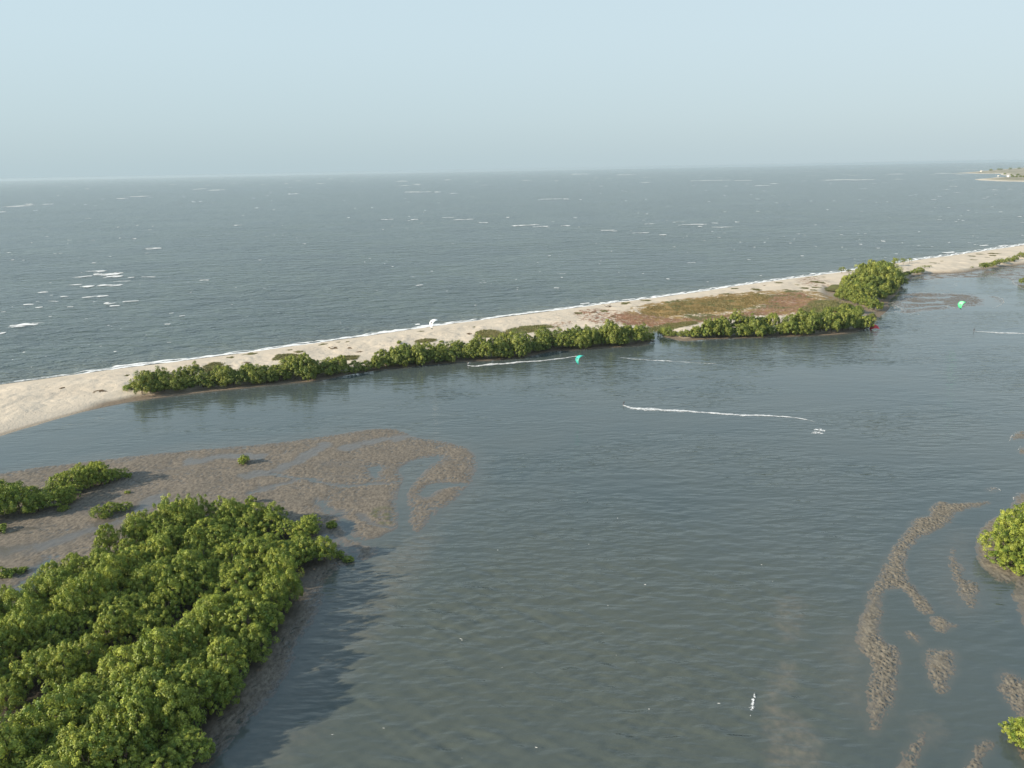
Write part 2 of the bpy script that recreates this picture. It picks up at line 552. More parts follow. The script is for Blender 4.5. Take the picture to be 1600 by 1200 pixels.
MEADOW = [(978, 490), (1010, 478), (1060, 473), (1110, 466), (1150, 462), (1200, 458), (1240, 457), (1290, 462), (1310, 472), (1300, 484), (1270, 494), (1220, 499),
          (1160, 498), (1110, 505), (1060, 511), (1010, 512), (985, 503)]
MEADOW_GOLD = [(1000, 488), (1040, 478), (1130, 468), (1195, 462), (1205, 476), (1170, 487), (1100, 494), (1040, 500), (1000, 497)]
MEADOW_RED = [(955, 503), (965, 494), (985, 492), (1060, 503), (1110, 498), (1190, 490), (1190, 468), (1240, 458), (1275, 470), (1285, 486), (1240, 497), (1170, 500),
              (1060, 513), (980, 513), (962, 511)]
MEADOW_GREEN = [(1255, 482), (1290, 472), (1330, 478), (1340, 492), (1300, 500), (1250, 498)]
FLAT_MUD = [(1418, 430), (1450, 427), (1500, 426), (1530, 420), (1600, 412), (1680, 405), (1680, 470), (1590, 460), (1560, 440), (1470, 440), (1420, 446)]
POINT_MUD = [(1290, 445), (1330, 470), (1380, 492), (1372, 505), (1340, 490), (1300, 474), (1283, 462)]
GREENS = [[(318, 578), (340, 572), (352, 577), (345, 590), (318, 596)], [(428, 562), (455, 558), (480, 562), (478, 568), (432, 570)],
          [(520, 566), (555, 560), (562, 567), (530, 572)], [(740, 526), (760, 521), (786, 524), (784, 535), (745, 534)],
          [(1008, 515), (1045, 510), (1090, 507), (1085, 514), (1040, 519), (1012, 520)], [(650, 537), (680, 534), (682, 540), (652, 543)],
          [(800, 517), (850, 512), (870, 517), (820, 527), (770, 534)], [(1040, 512), (1085, 506), (1090, 512), (1045, 517)],
          [(1288, 452), (1312, 448), (1316, 456), (1292, 459)]]
SPECK = [(895, 492), (918, 486), (945, 487), (985, 494), (1000, 506), (960, 514), (925, 511), (900, 505)]
SPECK2 = [(840, 515), (880, 506), (900, 508), (890, 516), (850, 522)]
SPECK3 = [(1240, 438), (1270, 432), (1300, 440), (1300, 452), (1250, 452)]

NA, NR = 1050, 130
az = np.linspace(-43.5, 45.5, NA)
def edge_radius(edge, azd, fn):
    a = np.degrees(np.arctan2(edge[:, 0], edge[:, 1])); r = np.hypot(edge[:, 0], edge[:, 1])
    return a, r
dense_l = np.concatenate([np.linspace(a, b, 60) for a, b in zip(LAGE[:-1], LAGE[1:])])
dense_s = np.concatenate([np.linspace(a, b, 60) for a, b in zip(SEAE[:-1], SEAE[1:])])
al, rl_ = edge_radius(dense_l, az, min)
as_, rs_ = edge_radius(dense_s, az, max)
rl = np.array([rl_[np.abs(al - a) < 0.35].min() if (np.abs(al - a) < 0.35).any() else np.nan for a in az])
rl = np.interp(az, az[~np.isnan(rl)], rl[~np.isnan(rl)])
rs = np.interp(az, as_, rs_)
rin, rout = rl - 9, rs + 10
tt = np.linspace(0, 1, NR)
RR = rin[:, None] + (rout - rin)[:, None] * tt[None]
AA = np.radians(az)[:, None] + 0 * RR
XY = np.stack([(RR * np.sin(AA)).ravel(), (RR * np.cos(AA)).ravel()], 1)
H, S, DL, DS = spit_height(XY)
a_mud = np.clip(np.maximum(sstep(8.5, 4.0, DL + 1.2 * fbm(XY[:, 0], XY[:, 1], 6, 2, 9)) * sstep(-36, -31, np.degrees(np.arctan2(XY[:, 0], XY[:, 1]))) * sstep(0, 1, (XY[:, 0] + 176) / 10),
                           np.maximum(area(XY, FLAT_MUD, 3), 0.85 * area(XY, POINT_MUD, 4))), 0, 1)
H = H + a_mud * (np.minimum(H, 0.10 + 0.05 * np.minimum(DL, 14)) - H)
flat = area(XY, FLAT_MUD, 3)
H = H * (1 - flat) + flat * np.where(S > 0, 0.05 + 0.05 * fbm(XY[:, 0], XY[:, 1], 8, 3, 77), H)
a_grass = np.maximum.reduce([area(XY, g_, 2.5) for g_ in GREENS] + [0.9 * area(XY, MEADOW_GREEN, 4), 0.42 * area(XY, MEADOW, 5) * sstep(0.0, 0.5, fbm(XY[:, 0], XY[:, 1], 26, 3, 61) + 0.15)])
a_dry = np.maximum(area(XY, MEADOW_GOLD, 5), 0.5 * area(XY, MEADOW, 4))
a_red = np.maximum.reduce([0.85 * area(XY, MEADOW_RED, 5), 0.5 * area(XY, SPECK, 4), 0.35 * area(XY, SPECK2, 4), 0.34 * area(XY, SPECK3, 4)])
a_dry = a_dry * (1 - 0.5 * area(XY, MEADOW_RED, 6) * (1 - area(XY, MEADOW_GOLD, 6)))
fc = grid_faces(NA, NR)
keep = (H[fc] > -0.5).any(1)
beach = mesh_obj('beach', np.column_stack([XY, H]), fc[keep][:, ::-1], MAT['sand'], smooth=True,
                 attrs=dict(mud=a_mud, grass=a_grass, dry=a_dry, red=a_red))
tag(beach, 'long pale sand spit between the open sea and the lagoon', None, None, 'structure')

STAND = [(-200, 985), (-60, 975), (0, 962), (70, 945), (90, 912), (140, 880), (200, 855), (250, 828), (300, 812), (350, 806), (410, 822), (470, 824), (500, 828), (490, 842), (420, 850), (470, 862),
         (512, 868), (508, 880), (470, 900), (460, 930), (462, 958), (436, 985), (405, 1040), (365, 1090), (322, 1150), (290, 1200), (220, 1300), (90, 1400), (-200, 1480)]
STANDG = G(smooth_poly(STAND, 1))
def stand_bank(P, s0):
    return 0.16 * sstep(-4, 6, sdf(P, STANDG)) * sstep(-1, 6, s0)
# ---- tidal mudflats and bars
LANDS = []
def land(name, label, polys, holes=(), lows=(), algae=(), res=0.5, top=0.16, clump=0.16, cl_size=1.0, edge=0.6, slope=0.05, mat='mud', cl_stretch=(1, 1), rot=0.0, submerged=0.0, seed=0, bank=None, warp=1.6):
    PG = [G(smooth_poly(p, 2)) for p in polys]
    HG = [G(smooth_poly(p, 2)) for p in holes]
    LG = [(G(smooth_poly(p, 2, False)), w, d) for p, w, d in lows]
    def hf(P, detail=True):
        if detail:
            wx, wy = fbm(P[:, 0], P[:, 1], 7, 3, 400 + seed), fbm(P[:, 0], P[:, 1], 7, 3, 450 + seed)
            Pw = P + warp * np.stack([wx, wy], 1)
        else:
            Pw = P
        s = np.maximum.reduce([sdf(P, p) for p in PG])
        for hp in HG:
            s = np.minimum(s, -sdf(P, hp))
        s0 = s
        if detail:
            s = s + edge * (fbm(P[:, 0], P[:, 1], 2.2, 2, 100 + seed) + 0.8 * fbm(P[:, 0], P[:, 1], 9, 2, 130 + seed))
        h = np.where(s > 0, top * (1 - np.exp(-s / (top / slope / 1.5))), np.maximum(slope * 1.6 * s, -0.7)) - submerged
        wet = np.zeros(len(P))
        for lp, w, d in LG:
            dd = linedist(Pw, lp)
            if detail: dd = dd + w * 0.5 * fbm(P[:, 0], P[:, 1], 5, 2, 160 + seed)
            k = sstep(w * 1.5, w * 0.3, dd)
            wet = np.maximum(wet, k)
            h = h - d * k
        if detail:
            c, sn = math.cos(rot), math.sin(rot)
            x = (P[:, 0] * c + P[:, 1] * sn) / cl_stretch[0]; y = (-P[:, 0] * sn + P[:, 1] * c) / cl_stretch[1]
            cn = (1 - np.abs(fbm(x, y, cl_size, 2, 200 + seed)) * 2.2)
            mass = sstep(-0.55, 0.25, fbm(P[:, 0], P[:, 1], 11, 3, 230 + seed) + 0.25)
            h = h + clump * np.where(s > -2.0, (cn - 0.45) * sstep(-1.0, 1.2, s) * mass * (1 - 0.55 * wet), 0) + 0.04 * np.where(s > 0, fbm(P[:, 0], P[:, 1], 14, 2, 260 + seed), 0)
        if bank is not None:
            h = h + bank(P, s0)
        return h, s0, wet
    lo = np.min([p.min(0) for p in PG], 0) - 3.5; hi = np.max([p.max(0) for p in PG], 0) + 3.5
    nx, ny = int((hi[0] - lo[0]) / res) + 2, int((hi[1] - lo[1]) / (res * 1.25)) + 2
    X, Y = np.meshgrid(np.linspace(lo[0], hi[0], nx), np.linspace(lo[1], hi[1], ny), indexing='ij')
    P = np.stack([X.ravel(), Y.ravel()], 1)
    h, s, wet = hf(P)
    al_ = np.zeros(len(P))
    for ap in algae:
        al_ = np.maximum(al_, area(P, ap, 1.5) * sstep(-0.2, 0.4, fbm(P[:, 0], P[:, 1], 2.5, 2, 300)))
    pe = sstep(-2.5, 2.0, sdf(P, STANDG) + fbm(P[:, 0], P[:, 1], 3, 2, 310)) if bank is stand_bank else np.zeros(len(P))  # mask of the painted tree shade, over the stand's footprint
    f = grid_faces(nx, ny)
    keep = (h[f] > -0.45).any(1)
    o = mesh_obj(name, np.column_stack([P, h]), f[keep], MAT[mat], smooth=True, attrs=dict(wet=wet * sstep(-0.1, 0.3, s), algae=al_, stand_shade=pe))
    tag(o, label, None, None, 'structure')
    LANDS.append((hf, lo, hi, submerged))
    return o

z2 = lambda pts: [(400 + x / 4, 640 + y / 4) for x, y in pts]
MUD_L = [(-260, 775), (-120, 757), (0, 739), (60, 730), (133, 721), (203, 712), (315, 702), (420, 693), (525, 679), (560, 672), (612, 668), (637, 677), (652, 685), (695, 689),
         (732, 700), (745, 712), (746, 732), (738, 752), (725, 763), (715, 780), (682, 800), (670, 815), (657, 832), (642, 827), (637, 812), (622, 818), (618, 828), (605, 842),
         (585, 848), (595, 862), (582, 872), (565, 878), (552, 870), (545, 884), (525, 889), (504, 915), (500, 945), (485, 980), (459, 1008), (456, 1040), (437, 1072), (405, 1115), (368, 1150), (336, 1187),
         (310, 1225), (250, 1320), (100, 1420), (-260, 1500)]
MUD_HOLES = [z2([(885, 375), (940, 335), (1050, 300), (1150, 290), (1140, 320), (1085, 345), (1045, 390), (1005, 440), (965, 485), (945, 520), (942, 570), (962, 630), (950, 760), (890, 760),
                 (886, 640), (882, 540), (895, 490), (930, 440), (905, 405)]),
             z2([(1025, 525), (1070, 468), (1160, 462), (1330, 462), (1330, 482), (1180, 478), (1115, 515), (1080, 548), (1035, 545)]),
             z2([(695, 362), (760, 352), (800, 368), (745, 398), (765, 430), (730, 418)]),
             [(-20, 940), (25, 922), (48, 902), (58, 885), (78, 872), (82, 880), (66, 896), (62, 912), (30, 935)]]
MUD_LOWS = [(z2([(-60, 420), (150, 380), (300, 300), (430, 225)]), 3.0, 0.04), (z2([(-400, 330), (-200, 290), (0, 300)]), 3.0, 0.03),
            (z2([(100, 400), (240, 430), (330, 440), (440, 460), (560, 482), (700, 468), (900, 448)]), 0.9, 0.17),
            (z2([(-20, 520), (150, 470), (240, 440)]), 1.6, 0.15),
            (z2([(400, 580), (500, 630), (560, 700), (590, 790), (650, 820), (780, 830), (880, 780)]), 2.0, 0.22),
            (z2([(330, 770), (470, 800), (560, 850), (610, 900)]), 1.6, 0.2), (z2([(640, 650), (700, 700), (760, 730), (860, 735)]), 0.8, 0.15),
            ([(-60, 870), (20, 862), (90, 848), (160, 822), (225, 795), (250, 775)], 3.4, 0.04), (z2([(560, 250), (700, 200), (950, 170)]), 3.0, 0.04), ([(10, 835), (50, 826), (85, 822)], 0.8, 0.05)]
MUD_ALGAE = [z2([(740, 620), (830, 610), (860, 660), (850, 720), (780, 725), (710, 660)])]
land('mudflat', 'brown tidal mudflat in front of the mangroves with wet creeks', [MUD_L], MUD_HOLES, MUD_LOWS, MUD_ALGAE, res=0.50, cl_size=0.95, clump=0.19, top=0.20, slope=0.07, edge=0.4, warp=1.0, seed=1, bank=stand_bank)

zb = lambda pts: [(1160 + x / 3.636, 900 + y / 3.636) for x, y in pts]
BAR1 = [(1451, 797), (1462, 787), (1472, 784), (1490, 787), (1520, 784), (1547, 782), (1545, 789), (1505, 796), (1492, 805), (1480, 820), (1460, 832), (1440, 842), (1420, 855), (1412, 872), (1417, 905),
        (1430, 917), (1450, 940), (1462, 957), (1446, 963), (1430, 950), (1418, 925), (1402, 918), (1380, 925), (1376, 941), (1377, 963), (1373, 980), (1380, 1002), (1402, 1010), (1409, 1021), (1405, 1046),
        (1402, 1079), (1394, 1106), (1380, 1131), (1363, 1153), (1355, 1134), (1352, 1098), (1355, 1054), (1363, 1043), (1358, 1024), (1339, 1006), (1339, 993), (1344, 966), (1355, 936), (1359, 919),
        (1372, 905), (1382, 880), (1392, 862), (1410, 837), (1422, 822), (1425, 811), (1440, 807), (1455, 805)]
bk = dict(res=0.25, cl_size=0.58, clump=0.21, top=0.24, slope=0.11, edge=0.6, mat='bar', cl_stretch=(1.5, 0.8), rot=0.35)
land('mudbank', 'long forked shelly mudbank curving through the lagoon', [BAR1], seed=2, **bk)
land('mudbank', 'small shelly mudbank at the fork end of the long bar', [[(1449, 966), (1470, 961), (1487, 974), (1499, 976), (1480, 986), (1466, 988)]], seed=3, **bk)
land('mudbank', 'smallest narrow shelly mudbank beside the long bar', [[(1414, 987), (1430, 987), (1442, 1002), (1439, 1011), (1420, 998)]], seed=4, **bk)
land('mudbank', 'rounded rectangular shelly mudbank east of the long bar', [[(1446, 1012), (1468, 1016), (1490, 1013), (1495, 1038), (1488, 1070), (1473, 1085), (1460, 1076), (1446, 1058)]], seed=5, **bk)
land('mudbank', 'wedge shelly mudbank between the long bar and the island', [[(1481, 853), (1496, 855), (1498, 884), (1511, 888), (1503, 904), (1527, 907), (1535, 925), (1522, 957), (1497, 941), (1496, 918), (1484, 900)]], seed=6, submerged=0.04, **bk)
land('mudbank', 'shelly mudbank against the lower right bush', [[(1555, 1051), (1578, 1049), (1600, 1060), (1680, 1080), (1700, 1260), (1612, 1230), (1590, 1170), (1585, 1110), (1567, 1090)]], seed=7, **bk)
land('mudbank', 'slanting shelly mudbank at the bottom edge of the view', [[(1392, 1240), (1402, 1200), (1416, 1170), (1435, 1142), (1452, 1139), (1452, 1158), (1437, 1184), (1425, 1215), (1415, 1250)]], seed=8, submerged=0.01, **bk)
land('mudbank', 'half-awash mudbank at the bottom edge near the bush', [[(1500, 1230), (1509, 1200), (1523, 1168), (1540, 1153), (1556, 1161), (1545, 1175), (1530, 1197), (1522, 1235)]], seed=9, submerged=0.02, **bk)
land('mudbank', 'thin mudbank at the far right lagoon edge', [[(1577, 690), (1582, 678), (1600, 673), (1660, 668), (1660, 680), (1600, 684)]], seed=10, **{**bk, 'res': 0.6})
land('mudbank', 'second thin mudbank below it at the far right', [[(1591, 702), (1600, 697), (1660, 692), (1660, 710), (1600, 712), (1593, 709)]], seed=11, **{**bk, 'res': 0.6})
land('mudbank', 'tiny awash mudbank off the island tip', [[(1541, 764), (1553, 760), (1561, 766), (1548, 771)]], seed=12, submerged=0.05, **{**bk, 'res': 0.4})
ISLE = [(1583, 771), (1585, 789), (1573, 803), (1550, 813), (1533, 828), (1526, 846), (1529, 873), (1537, 889), (1547, 901), (1560, 909), (1591, 914), (1582, 936), (1591, 944), (1600, 985), (1660, 1040), (1760, 1040), (1760, 750), (1640, 765)]
ISLEG = G([(1560, 820), (1545, 850), (1550, 885), (1600, 892), (1700, 900), (1700, 790), (1600, 795)])
land('islet', 'muddy islet carrying the bright mangrove at the right edge', [ISLE], res=0.42, cl_size=0.8, clump=0.16, top=0.2, slope=0.07, seed=13, mat='bar', bank=lambda P, s0: 0.3 * sstep(-5, 4, sdf(P, ISLEG)))
zc = lambda pts: [(1300 + x / 5.333, 370 + y / 5.333) for x, y in pts]
FARBAR = zc([(480, 545), (560, 475), (700, 462), (860, 466), (1050, 475), (1250, 485), (1390, 498), (1445, 545), (1380, 585), (1150, 580), (1010, 600), (880, 605), (640, 642), (500, 622)])
land('sandbar', 'barely emerged brown sandbar off the wooded point', [FARBAR], holes=[zc([(430, 560), (560, 580), (600, 610), (540, 625), (440, 600)])],
     lows=[(zc([(600, 545), (760, 560), (900, 540)]), 2.5, 0.14), (zc([(1250, 490), (1330, 530), (1300, 580)]), 5, 0.14), (zc([(650, 600), (760, 590), (930, 570), (1010, 590)]), 2.0, 0.12), (zc([(700, 500), (850, 515), (1000, 500)]), 2.5, 0.1)],
     res=0.9, cl_size=2.0, clump=0.10, top=0.10, slope=0.03, edge=1.5, seed=14)

SUBMERGED = [(zb([(190, 160), (260, 100), (340, 160), (330, 260), (310, 360), (240, 370), (200, 280)]), 0.42), (zb([(220, 520), (270, 490), (300, 560), (280, 620), (200, 660), (200, 780), (140, 800), (150, 680), (200, 580)]), 0.55),
             (zb([(140, 780), (300, 780), (380, 860), (430, 1000), (440, 1140), (180, 1160), (160, 960)]), 0.62), (zb([(1000, 760), (1120, 830), (1140, 900), (1060, 960), (960, 900)]), 0.4)]
SHALLOWS = [(zb([(640, 300), (700, 400), (640, 560), (690, 760), (620, 700), (590, 480)]), 0.35),
            ([(1470, 840), (1505, 825), (1520, 860), (1535, 930), (1500, 960), (1470, 930)], 0.25),
            ([(510, 900), (560, 885), (650, 835), (760, 770), (760, 700), (660, 680), (560, 665), (440, 685), (200, 705), (0, 735), (-40, 742), (-40, 760), (700, 770)], 0.22),
            ([(505, 930), (560, 880), (640, 840), (680, 830), (620, 930), (560, 1010), (500, 1100), (420, 1200), (330, 1220), (440, 1080)], 0.40)]

# ================================================================== THE WATER
CENTRE = G([(-420, 735), (-200, 683), (0, 640), (100, 619), (200, 602), (300, 587), (400, 573), (500, 559), (600, 546), (700, 533), (800, 520), (900, 508), (1000, 497), (1100, 482), (1200, 468),
            (1300, 450), (1400, 427), (1500, 413), (1600, 396), (1700, 381), (1820, 362)])
ca, crd = np.degrees(np.arctan2(CENTRE[:, 0], CENTRE[:, 1])), np.hypot(CENTRE[:, 0], CENTRE[:, 1])
WAVE_SLOPE = 0.17
# lagoon: a full circle round the spot below the camera, fine where the camera looks
azl = np.concatenate([np.arange(-180, -44, 4.0), np.arange(-44, 46, 0.15), np.arange(46, 180.1, 4.0)])
rc = np.interp(azl, ca, crd)
rc = np.where(azl < ca[0], crd[0] + (ca[0] - azl) * 12, rc)
rc = np.where(azl > ca[-1], crd[-1] + (azl - ca[-1]) * 12, rc)
NL = 560
tl = np.linspace(0, 1, NL)
r0 = 3.0
rin_ = 75.0
base_r = np.concatenate([np.linspace(r0, rin_, 40, endpoint=False)])
LR = []
for k in range(len(azl)):
    LR.append(np.concatenate([base_r, rin_ * (rc[k] / rin_) ** tl]))
LR = np.array(LR)
LA = np.radians(azl)[:, None] + 0 * LR
LXY = np.stack([(LR * np.sin(LA)).ravel(), (LR * np.cos(LA)).ravel()], 1)
shallow = np.zeros(len(LXY)); calm = np.zeros(len(LXY))
view = (np.abs(np.degrees(np.arctan2(LXY[:, 0], LXY[:, 1]))) < 46)
vi = np.where(view)[0]
Pv = LXY[vi]
shv = np.zeros(len(vi)); cav = np.zeros(len(vi))
for hf, lo, hi, sub in LANDS:
    inb = ((Pv > lo - 4) & (Pv < hi + 4)).all(1)
    if inb.any():
        h, s, w = hf(Pv[inb], False)
        shv[inb] = np.maximum(shv[inb], 0.22 * sstep(-1.3, 0.3, s + 0.6 * fbm(Pv[inb][:, 0], Pv[inb][:, 1], 4, 2, 21)))
        cav[inb] = np.maximum(cav[inb], sstep(-4.0, 0.5, s))
for px, w in SUBMERGED:
    s = sdf(Pv, G(smooth_poly(px, 2)))
    shv = np.maximum(shv, w * sstep(-2.2, 1.0, s + 0.7 * fbm(Pv[:, 0], Pv[:, 1], 3, 3, 23)) * (0.7 + 0.5 * fbm(Pv[:, 0], Pv[:, 1], 1.2, 2, 27)))
for px, w in SHALLOWS:
    s = sdf(Pv, G(smooth_poly(px, 2)))
    shv = np.maximum(shv, w * sstep(-7, 5, s + 2 * fbm(Pv[:, 0], Pv[:, 1], 9, 3, 29)))
dl = linedist(Pv, LAGE)
shv = np.maximum(shv, 0.5 * sstep(3.5, 0.0, dl))
cav = np.maximum(cav, 0.55 * sstep(28, 4, dl))
cav = np.maximum(cav, 0.8 * sstep(-8, 3, sdf(Pv, G(smooth_poly([(1385, 925), (1420, 925), (1450, 960), (1420, 990), (1400, 1010), (1378, 985)], 1)))))
cav = np.maximum(cav, 0.7 * sstep(-3, 3, sdf(Pv, G(smooth_poly([(1425, 860), (1500, 800), (1580, 790), (1530, 840), (1520, 870), (1490, 850), (1460, 900), (1430, 900)], 1)))))
for px_, w_ in (([(-60, 715), (100, 660), (300, 622), (520, 605), (650, 600), (700, 650), (560, 662), (400, 688), (200, 706), (0, 732), (-60, 745)], .62), ([(1385, 500), (1420, 450), (1480, 440), (1640, 450), (1640, 560), (1500, 560), (1400, 540)], .42),
                ([(760, 600), (900, 575), (1150, 560), (1340, 600), (1330, 680), (1150, 720), (900, 700), (780, 660)], .38)):
    cav = np.maximum(cav, w_ * sstep(-22, 16, sdf(Pv, G(smooth_poly(px_, 1))) + 14 * fbm(Pv[:, 0], Pv[:, 1], 40, 3, 36)))
calm[vi] = np.clip(cav, 0, 1)
turbid = np.zeros(len(LXY))
turbid[vi] = np.clip(sstep(-35, 30, sdf(Pv, G([(560, 900), (760, 850), (1000, 860), (1180, 900), (1320, 960), (1360, 1300), (300, 1300), (420, 1080)])) + 9 * fbm(Pv[:, 0], Pv[:, 1], 26, 3, 33)), 0, 1)
shallow[vi] = np.clip(shv, 0, 1); calm[vi] = np.clip(cav, 0, 1)
# wind waves in the lagoon: a train of short-crested waves, lower in sheltered and shallow places
gw = np.random.default_rng(8)
lz = np.zeros(len(LXY))
rv = np.hypot(Pv[:, 0], Pv[:, 1])
amp = sstep(300, 130, rv) * (1 - 0.85 * np.clip(cav, 0, 1)) * (1 - 0.6 * np.clip(shv, 0, 1)) * (0.55 + 0.45 * turbid[vi]) * (0.75 + 0.6 * fbm(Pv[:, 0], Pv[:, 1], 30, 2, 35))
zz = np.zeros(len(vi))
for k in range(46):
    wl_ = math.exp(gw.uniform(math.log(1.7), math.log(6.5)))
    th = rad(-99) + gw.normal(0, rad(24))
    kx, ky = math.cos(th) * 2 * math.pi / wl_, math.sin(th) * 2 * math.pi / wl_
    a_ = WAVE_SLOPE * wl_ / (2 * math.pi) * math.sqrt(2 / 46) * gw.uniform(.6, 1.4)
    zz += a_ * np.sin(kx * Pv[:, 0] + ky * Pv[:, 1] + gw.uniform(0, 6.28)) * sstep(300, 130, rv * (3.2 / wl_) ** 0.6)
lz[vi] = zz * amp
lagoon = mesh_obj('lagoon', np.column_stack([LXY, lz]), grid_faces(*LR.shape)[:, ::-1], MAT['lagoon'], smooth=True, attrs=dict(shallow=shallow, calm=calm, turbid=turbid))
tag(lagoon, 'rippled grey-green lagoon water inside the spit', None, None, 'structure')
# open sea beyond the spit, out to the horizon
azs = np.linspace(-85, 85, 341)
rs0 = np.interp(azs, azl, rc)
NS = 150
ts = np.linspace(0, 1, NS)
SR = rs0[:, None] * (40000 / rs0[:, None]) ** ts[None]
SA = np.radians(azs)[:, None] + 0 * SR
SXY = np.stack([(SR * np.sin(SA)).ravel(), (SR * np.cos(SA)).ravel()], 1)
s_sh = sstep(40, 4, linedist(SXY, SEAE)) * 0.6
sea = mesh_obj('sea', np.column_stack([SXY, 0 * SXY[:, 0]]), grid_faces(*SR.shape)[:, ::-1], MAT['sea'], smooth=True, attrs=dict(shallow=s_sh))
tag(sea, 'choppy grey-blue open sea reaching the horizon', None, None, 'structure')

def ground_z(P):
    P = np.atleast_2d(P)
    z = np.maximum(spit_height(P)[0], -0.3)
    for hf, lo, hi, sub in LANDS:
        inb = ((P > lo) & (P < hi)).all(1)
        if inb.any():
            z[inb] = np.maximum(z[inb], hf(P[inb])[0])
    return z

def on_ground(px):
    """photo pixels -> points standing on the terrain"""
    px = np.atleast_2d(px)
    P = G(px); z = ground_z(P)
    for _ in range(3):
        d = rays(px); t = (z - CAM_H) / d[:, 2]
        P = np.stack([d[:, 0] * t, d[:, 1] * t], 1)
        z = np.maximum(ground_z(P), 0.0)
    return np.column_stack([P, z])

# ================================================================== TREES
def crown_mesh(name, seed, Rr, Hh, z0, nl, clumps, leaves, cr_, mat, leaf=0.26, openness=0.0):
    """foliage as many small leaf faces gathered into clumps on a handful of lobes"""
    g = np.random.default_rng(seed)
    lobes = []
    for k in range(nl):
        a = 2 * math.pi * (k + g.uniform(-.3, .3)) / nl * 1.618
        q = g.uniform(0.15, 0.72) if k else 0.0
        lr = Rr * g.uniform(0.40, 0.58)
        zz = z0 + lr * 0.7 + (Hh - z0 - 1.6 * lr) * (1 - q ** 1.6) * g.uniform(0.72, 1.0)
        lobes.append((np.array([math.cos(a) * q * Rr, math.sin(a) * q * Rr, zz]), lr, g.uniform(0.9, 1.25)))
    # skirt lobes, low on the outside
    for k in range(nl // 2 + 2):
        a = g.uniform(0, 2 * math.pi); lr = Rr * g.uniform(0.30, 0.42)
        lobes.append((np.array([math.cos(a) * Rr * .68, math.sin(a) * Rr * .68, z0 + lr * 0.8 + g.uniform(0, .22) * Hh]), lr, 1.1))
    C = []; CR = []; CN = []
    per = max(4, clumps // len(lobes))
    for (c, lr, zs) in lobes:
        i = np.arange(per) + g.uniform(0, 1)
        ph = np.arccos(np.clip(1 - 2 * (i + .0) / (per + 0.0) * 0.82, -1, 1)); th = i * 2.39996 + g.uniform(0, 6)
        d = np.stack([np.sin(ph) * np.cos(th), np.sin(ph) * np.sin(th), np.cos(ph) * zs], 1)
        d += g.normal(0, .12, d.shape)
        pts = c + d * lr * g.uniform(0.80, 1.12, (per, 1))
        for p, dd in zip(pts, d):
            deep = any(np.linalg.norm((p - c2) / np.array([1, 1, z2_])) < l2 * 0.62 for c2, l2, z2_ in lobes if c2 is not c)
            if not deep and p[2] > 0.35 and g.uniform() > openness:
                C.append(p); CN.append(dd / (np.linalg.norm(dd) + 1e-6)); CR.append(cr_ * g.uniform(0.5, 1.4))
    C = np.array(C); CN = np.array(CN); CR = np.array(CR)
    n = len(C) * leaves
    ci = np.repeat(np.arange(len(C)), leaves)
    d = g.normal(0, 1, (n, 3)); d /= np.linalg.norm(d, axis=1)[:, None]
    d = d + CN[ci] * 0.45 + np.array([0, 0, 0.25]); d /= np.linalg.norm(d, axis=1)[:, None]
    rr = g.uniform(0.40, 1.16, n) ** 0.6
    ax = g.uniform(0.65, 1.35, (len(C), 3)) * np.array([1, 1, 1.25])
    P = C[ci] + d * (CR[ci] * rr)[:, None] * ax[ci] + g.normal(0, .05, (n, 3))
    nrm = d + g.normal(0, .28, (n, 3)) + np.array([0, 0, .10]); nrm /= np.linalg.norm(nrm, axis=1)[:, None]
    t = np.cross(nrm, g.normal(0, 1, (n, 3))); t /= np.linalg.norm(t, axis=1)[:, None] + 1e-9
    b = np.cross(nrm, t)
    L = leaf * g.uniform(0.7, 1.3, n)[:, None]; W = L * 0.42
    v = np.stack([P - t * L * .5, P + b * W + nrm * L * .06, P + t * L * .5, P - b * W + nrm * L * .06], 1).reshape(-1, 3)
    f = np.arange(n * 4).reshape(-1, 4)
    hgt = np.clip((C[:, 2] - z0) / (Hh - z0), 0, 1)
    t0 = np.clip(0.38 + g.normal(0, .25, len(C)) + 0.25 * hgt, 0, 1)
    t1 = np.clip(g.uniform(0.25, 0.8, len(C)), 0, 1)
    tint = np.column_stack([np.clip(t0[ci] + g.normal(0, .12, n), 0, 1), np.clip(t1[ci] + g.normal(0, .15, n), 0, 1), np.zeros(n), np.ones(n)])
    tint = np.repeat(tint, 4, 0)
    o = mesh_obj(name, v, f, mat, None, False, dict(tint=tint))
    me = o.data
    bpy.data.objects.remove(o)
    return me, lobes

def trunk_mesh(name, seed, lobes, Hh, r, mat, prop=5):
    g = np.random.default_rng(seed + 900)
    mb = MB()
    top = np.array([g.normal(0, .15), g.normal(0, .15), Hh * .55])
    pts = [np.array([0, 0, -.3]), np.array([g.normal(0, .06), g.normal(0, .06), Hh * .15]), top * np.array([.6, .6, .6]), top]
    mb.tube(pts, [r * 1.25, r, r * .8, r * .5], 7)
    for c, lr, _ in lobes[:8]:
        s = pts[1] + (pts[3] - pts[1]) * g.uniform(0.1, .9)
        mid = (s + c) / 2 + np.array([0, 0, -.15 * lr])
        mb.tube([s, mid, c], [r * .5, r * .35, r * .15], 5)
    for k in range(prop):
        a = 2 * math.pi * k / prop + g.uniform(-.4, .4); q = g.uniform(0.7, 1.4)
        z = g.uniform(.5, 1.2)
        mb.tube([[0, 0, z], [math.cos(a) * q * .55, math.sin(a) * q * .55, z * .8], [math.cos(a) * q, math.sin(a) * q, -.3]], [r * .3, r * .25, r * .2], 5)
    o = mb.build(name, mat)
    me = o.data
    bpy.data.objects.remove(o)
    return me

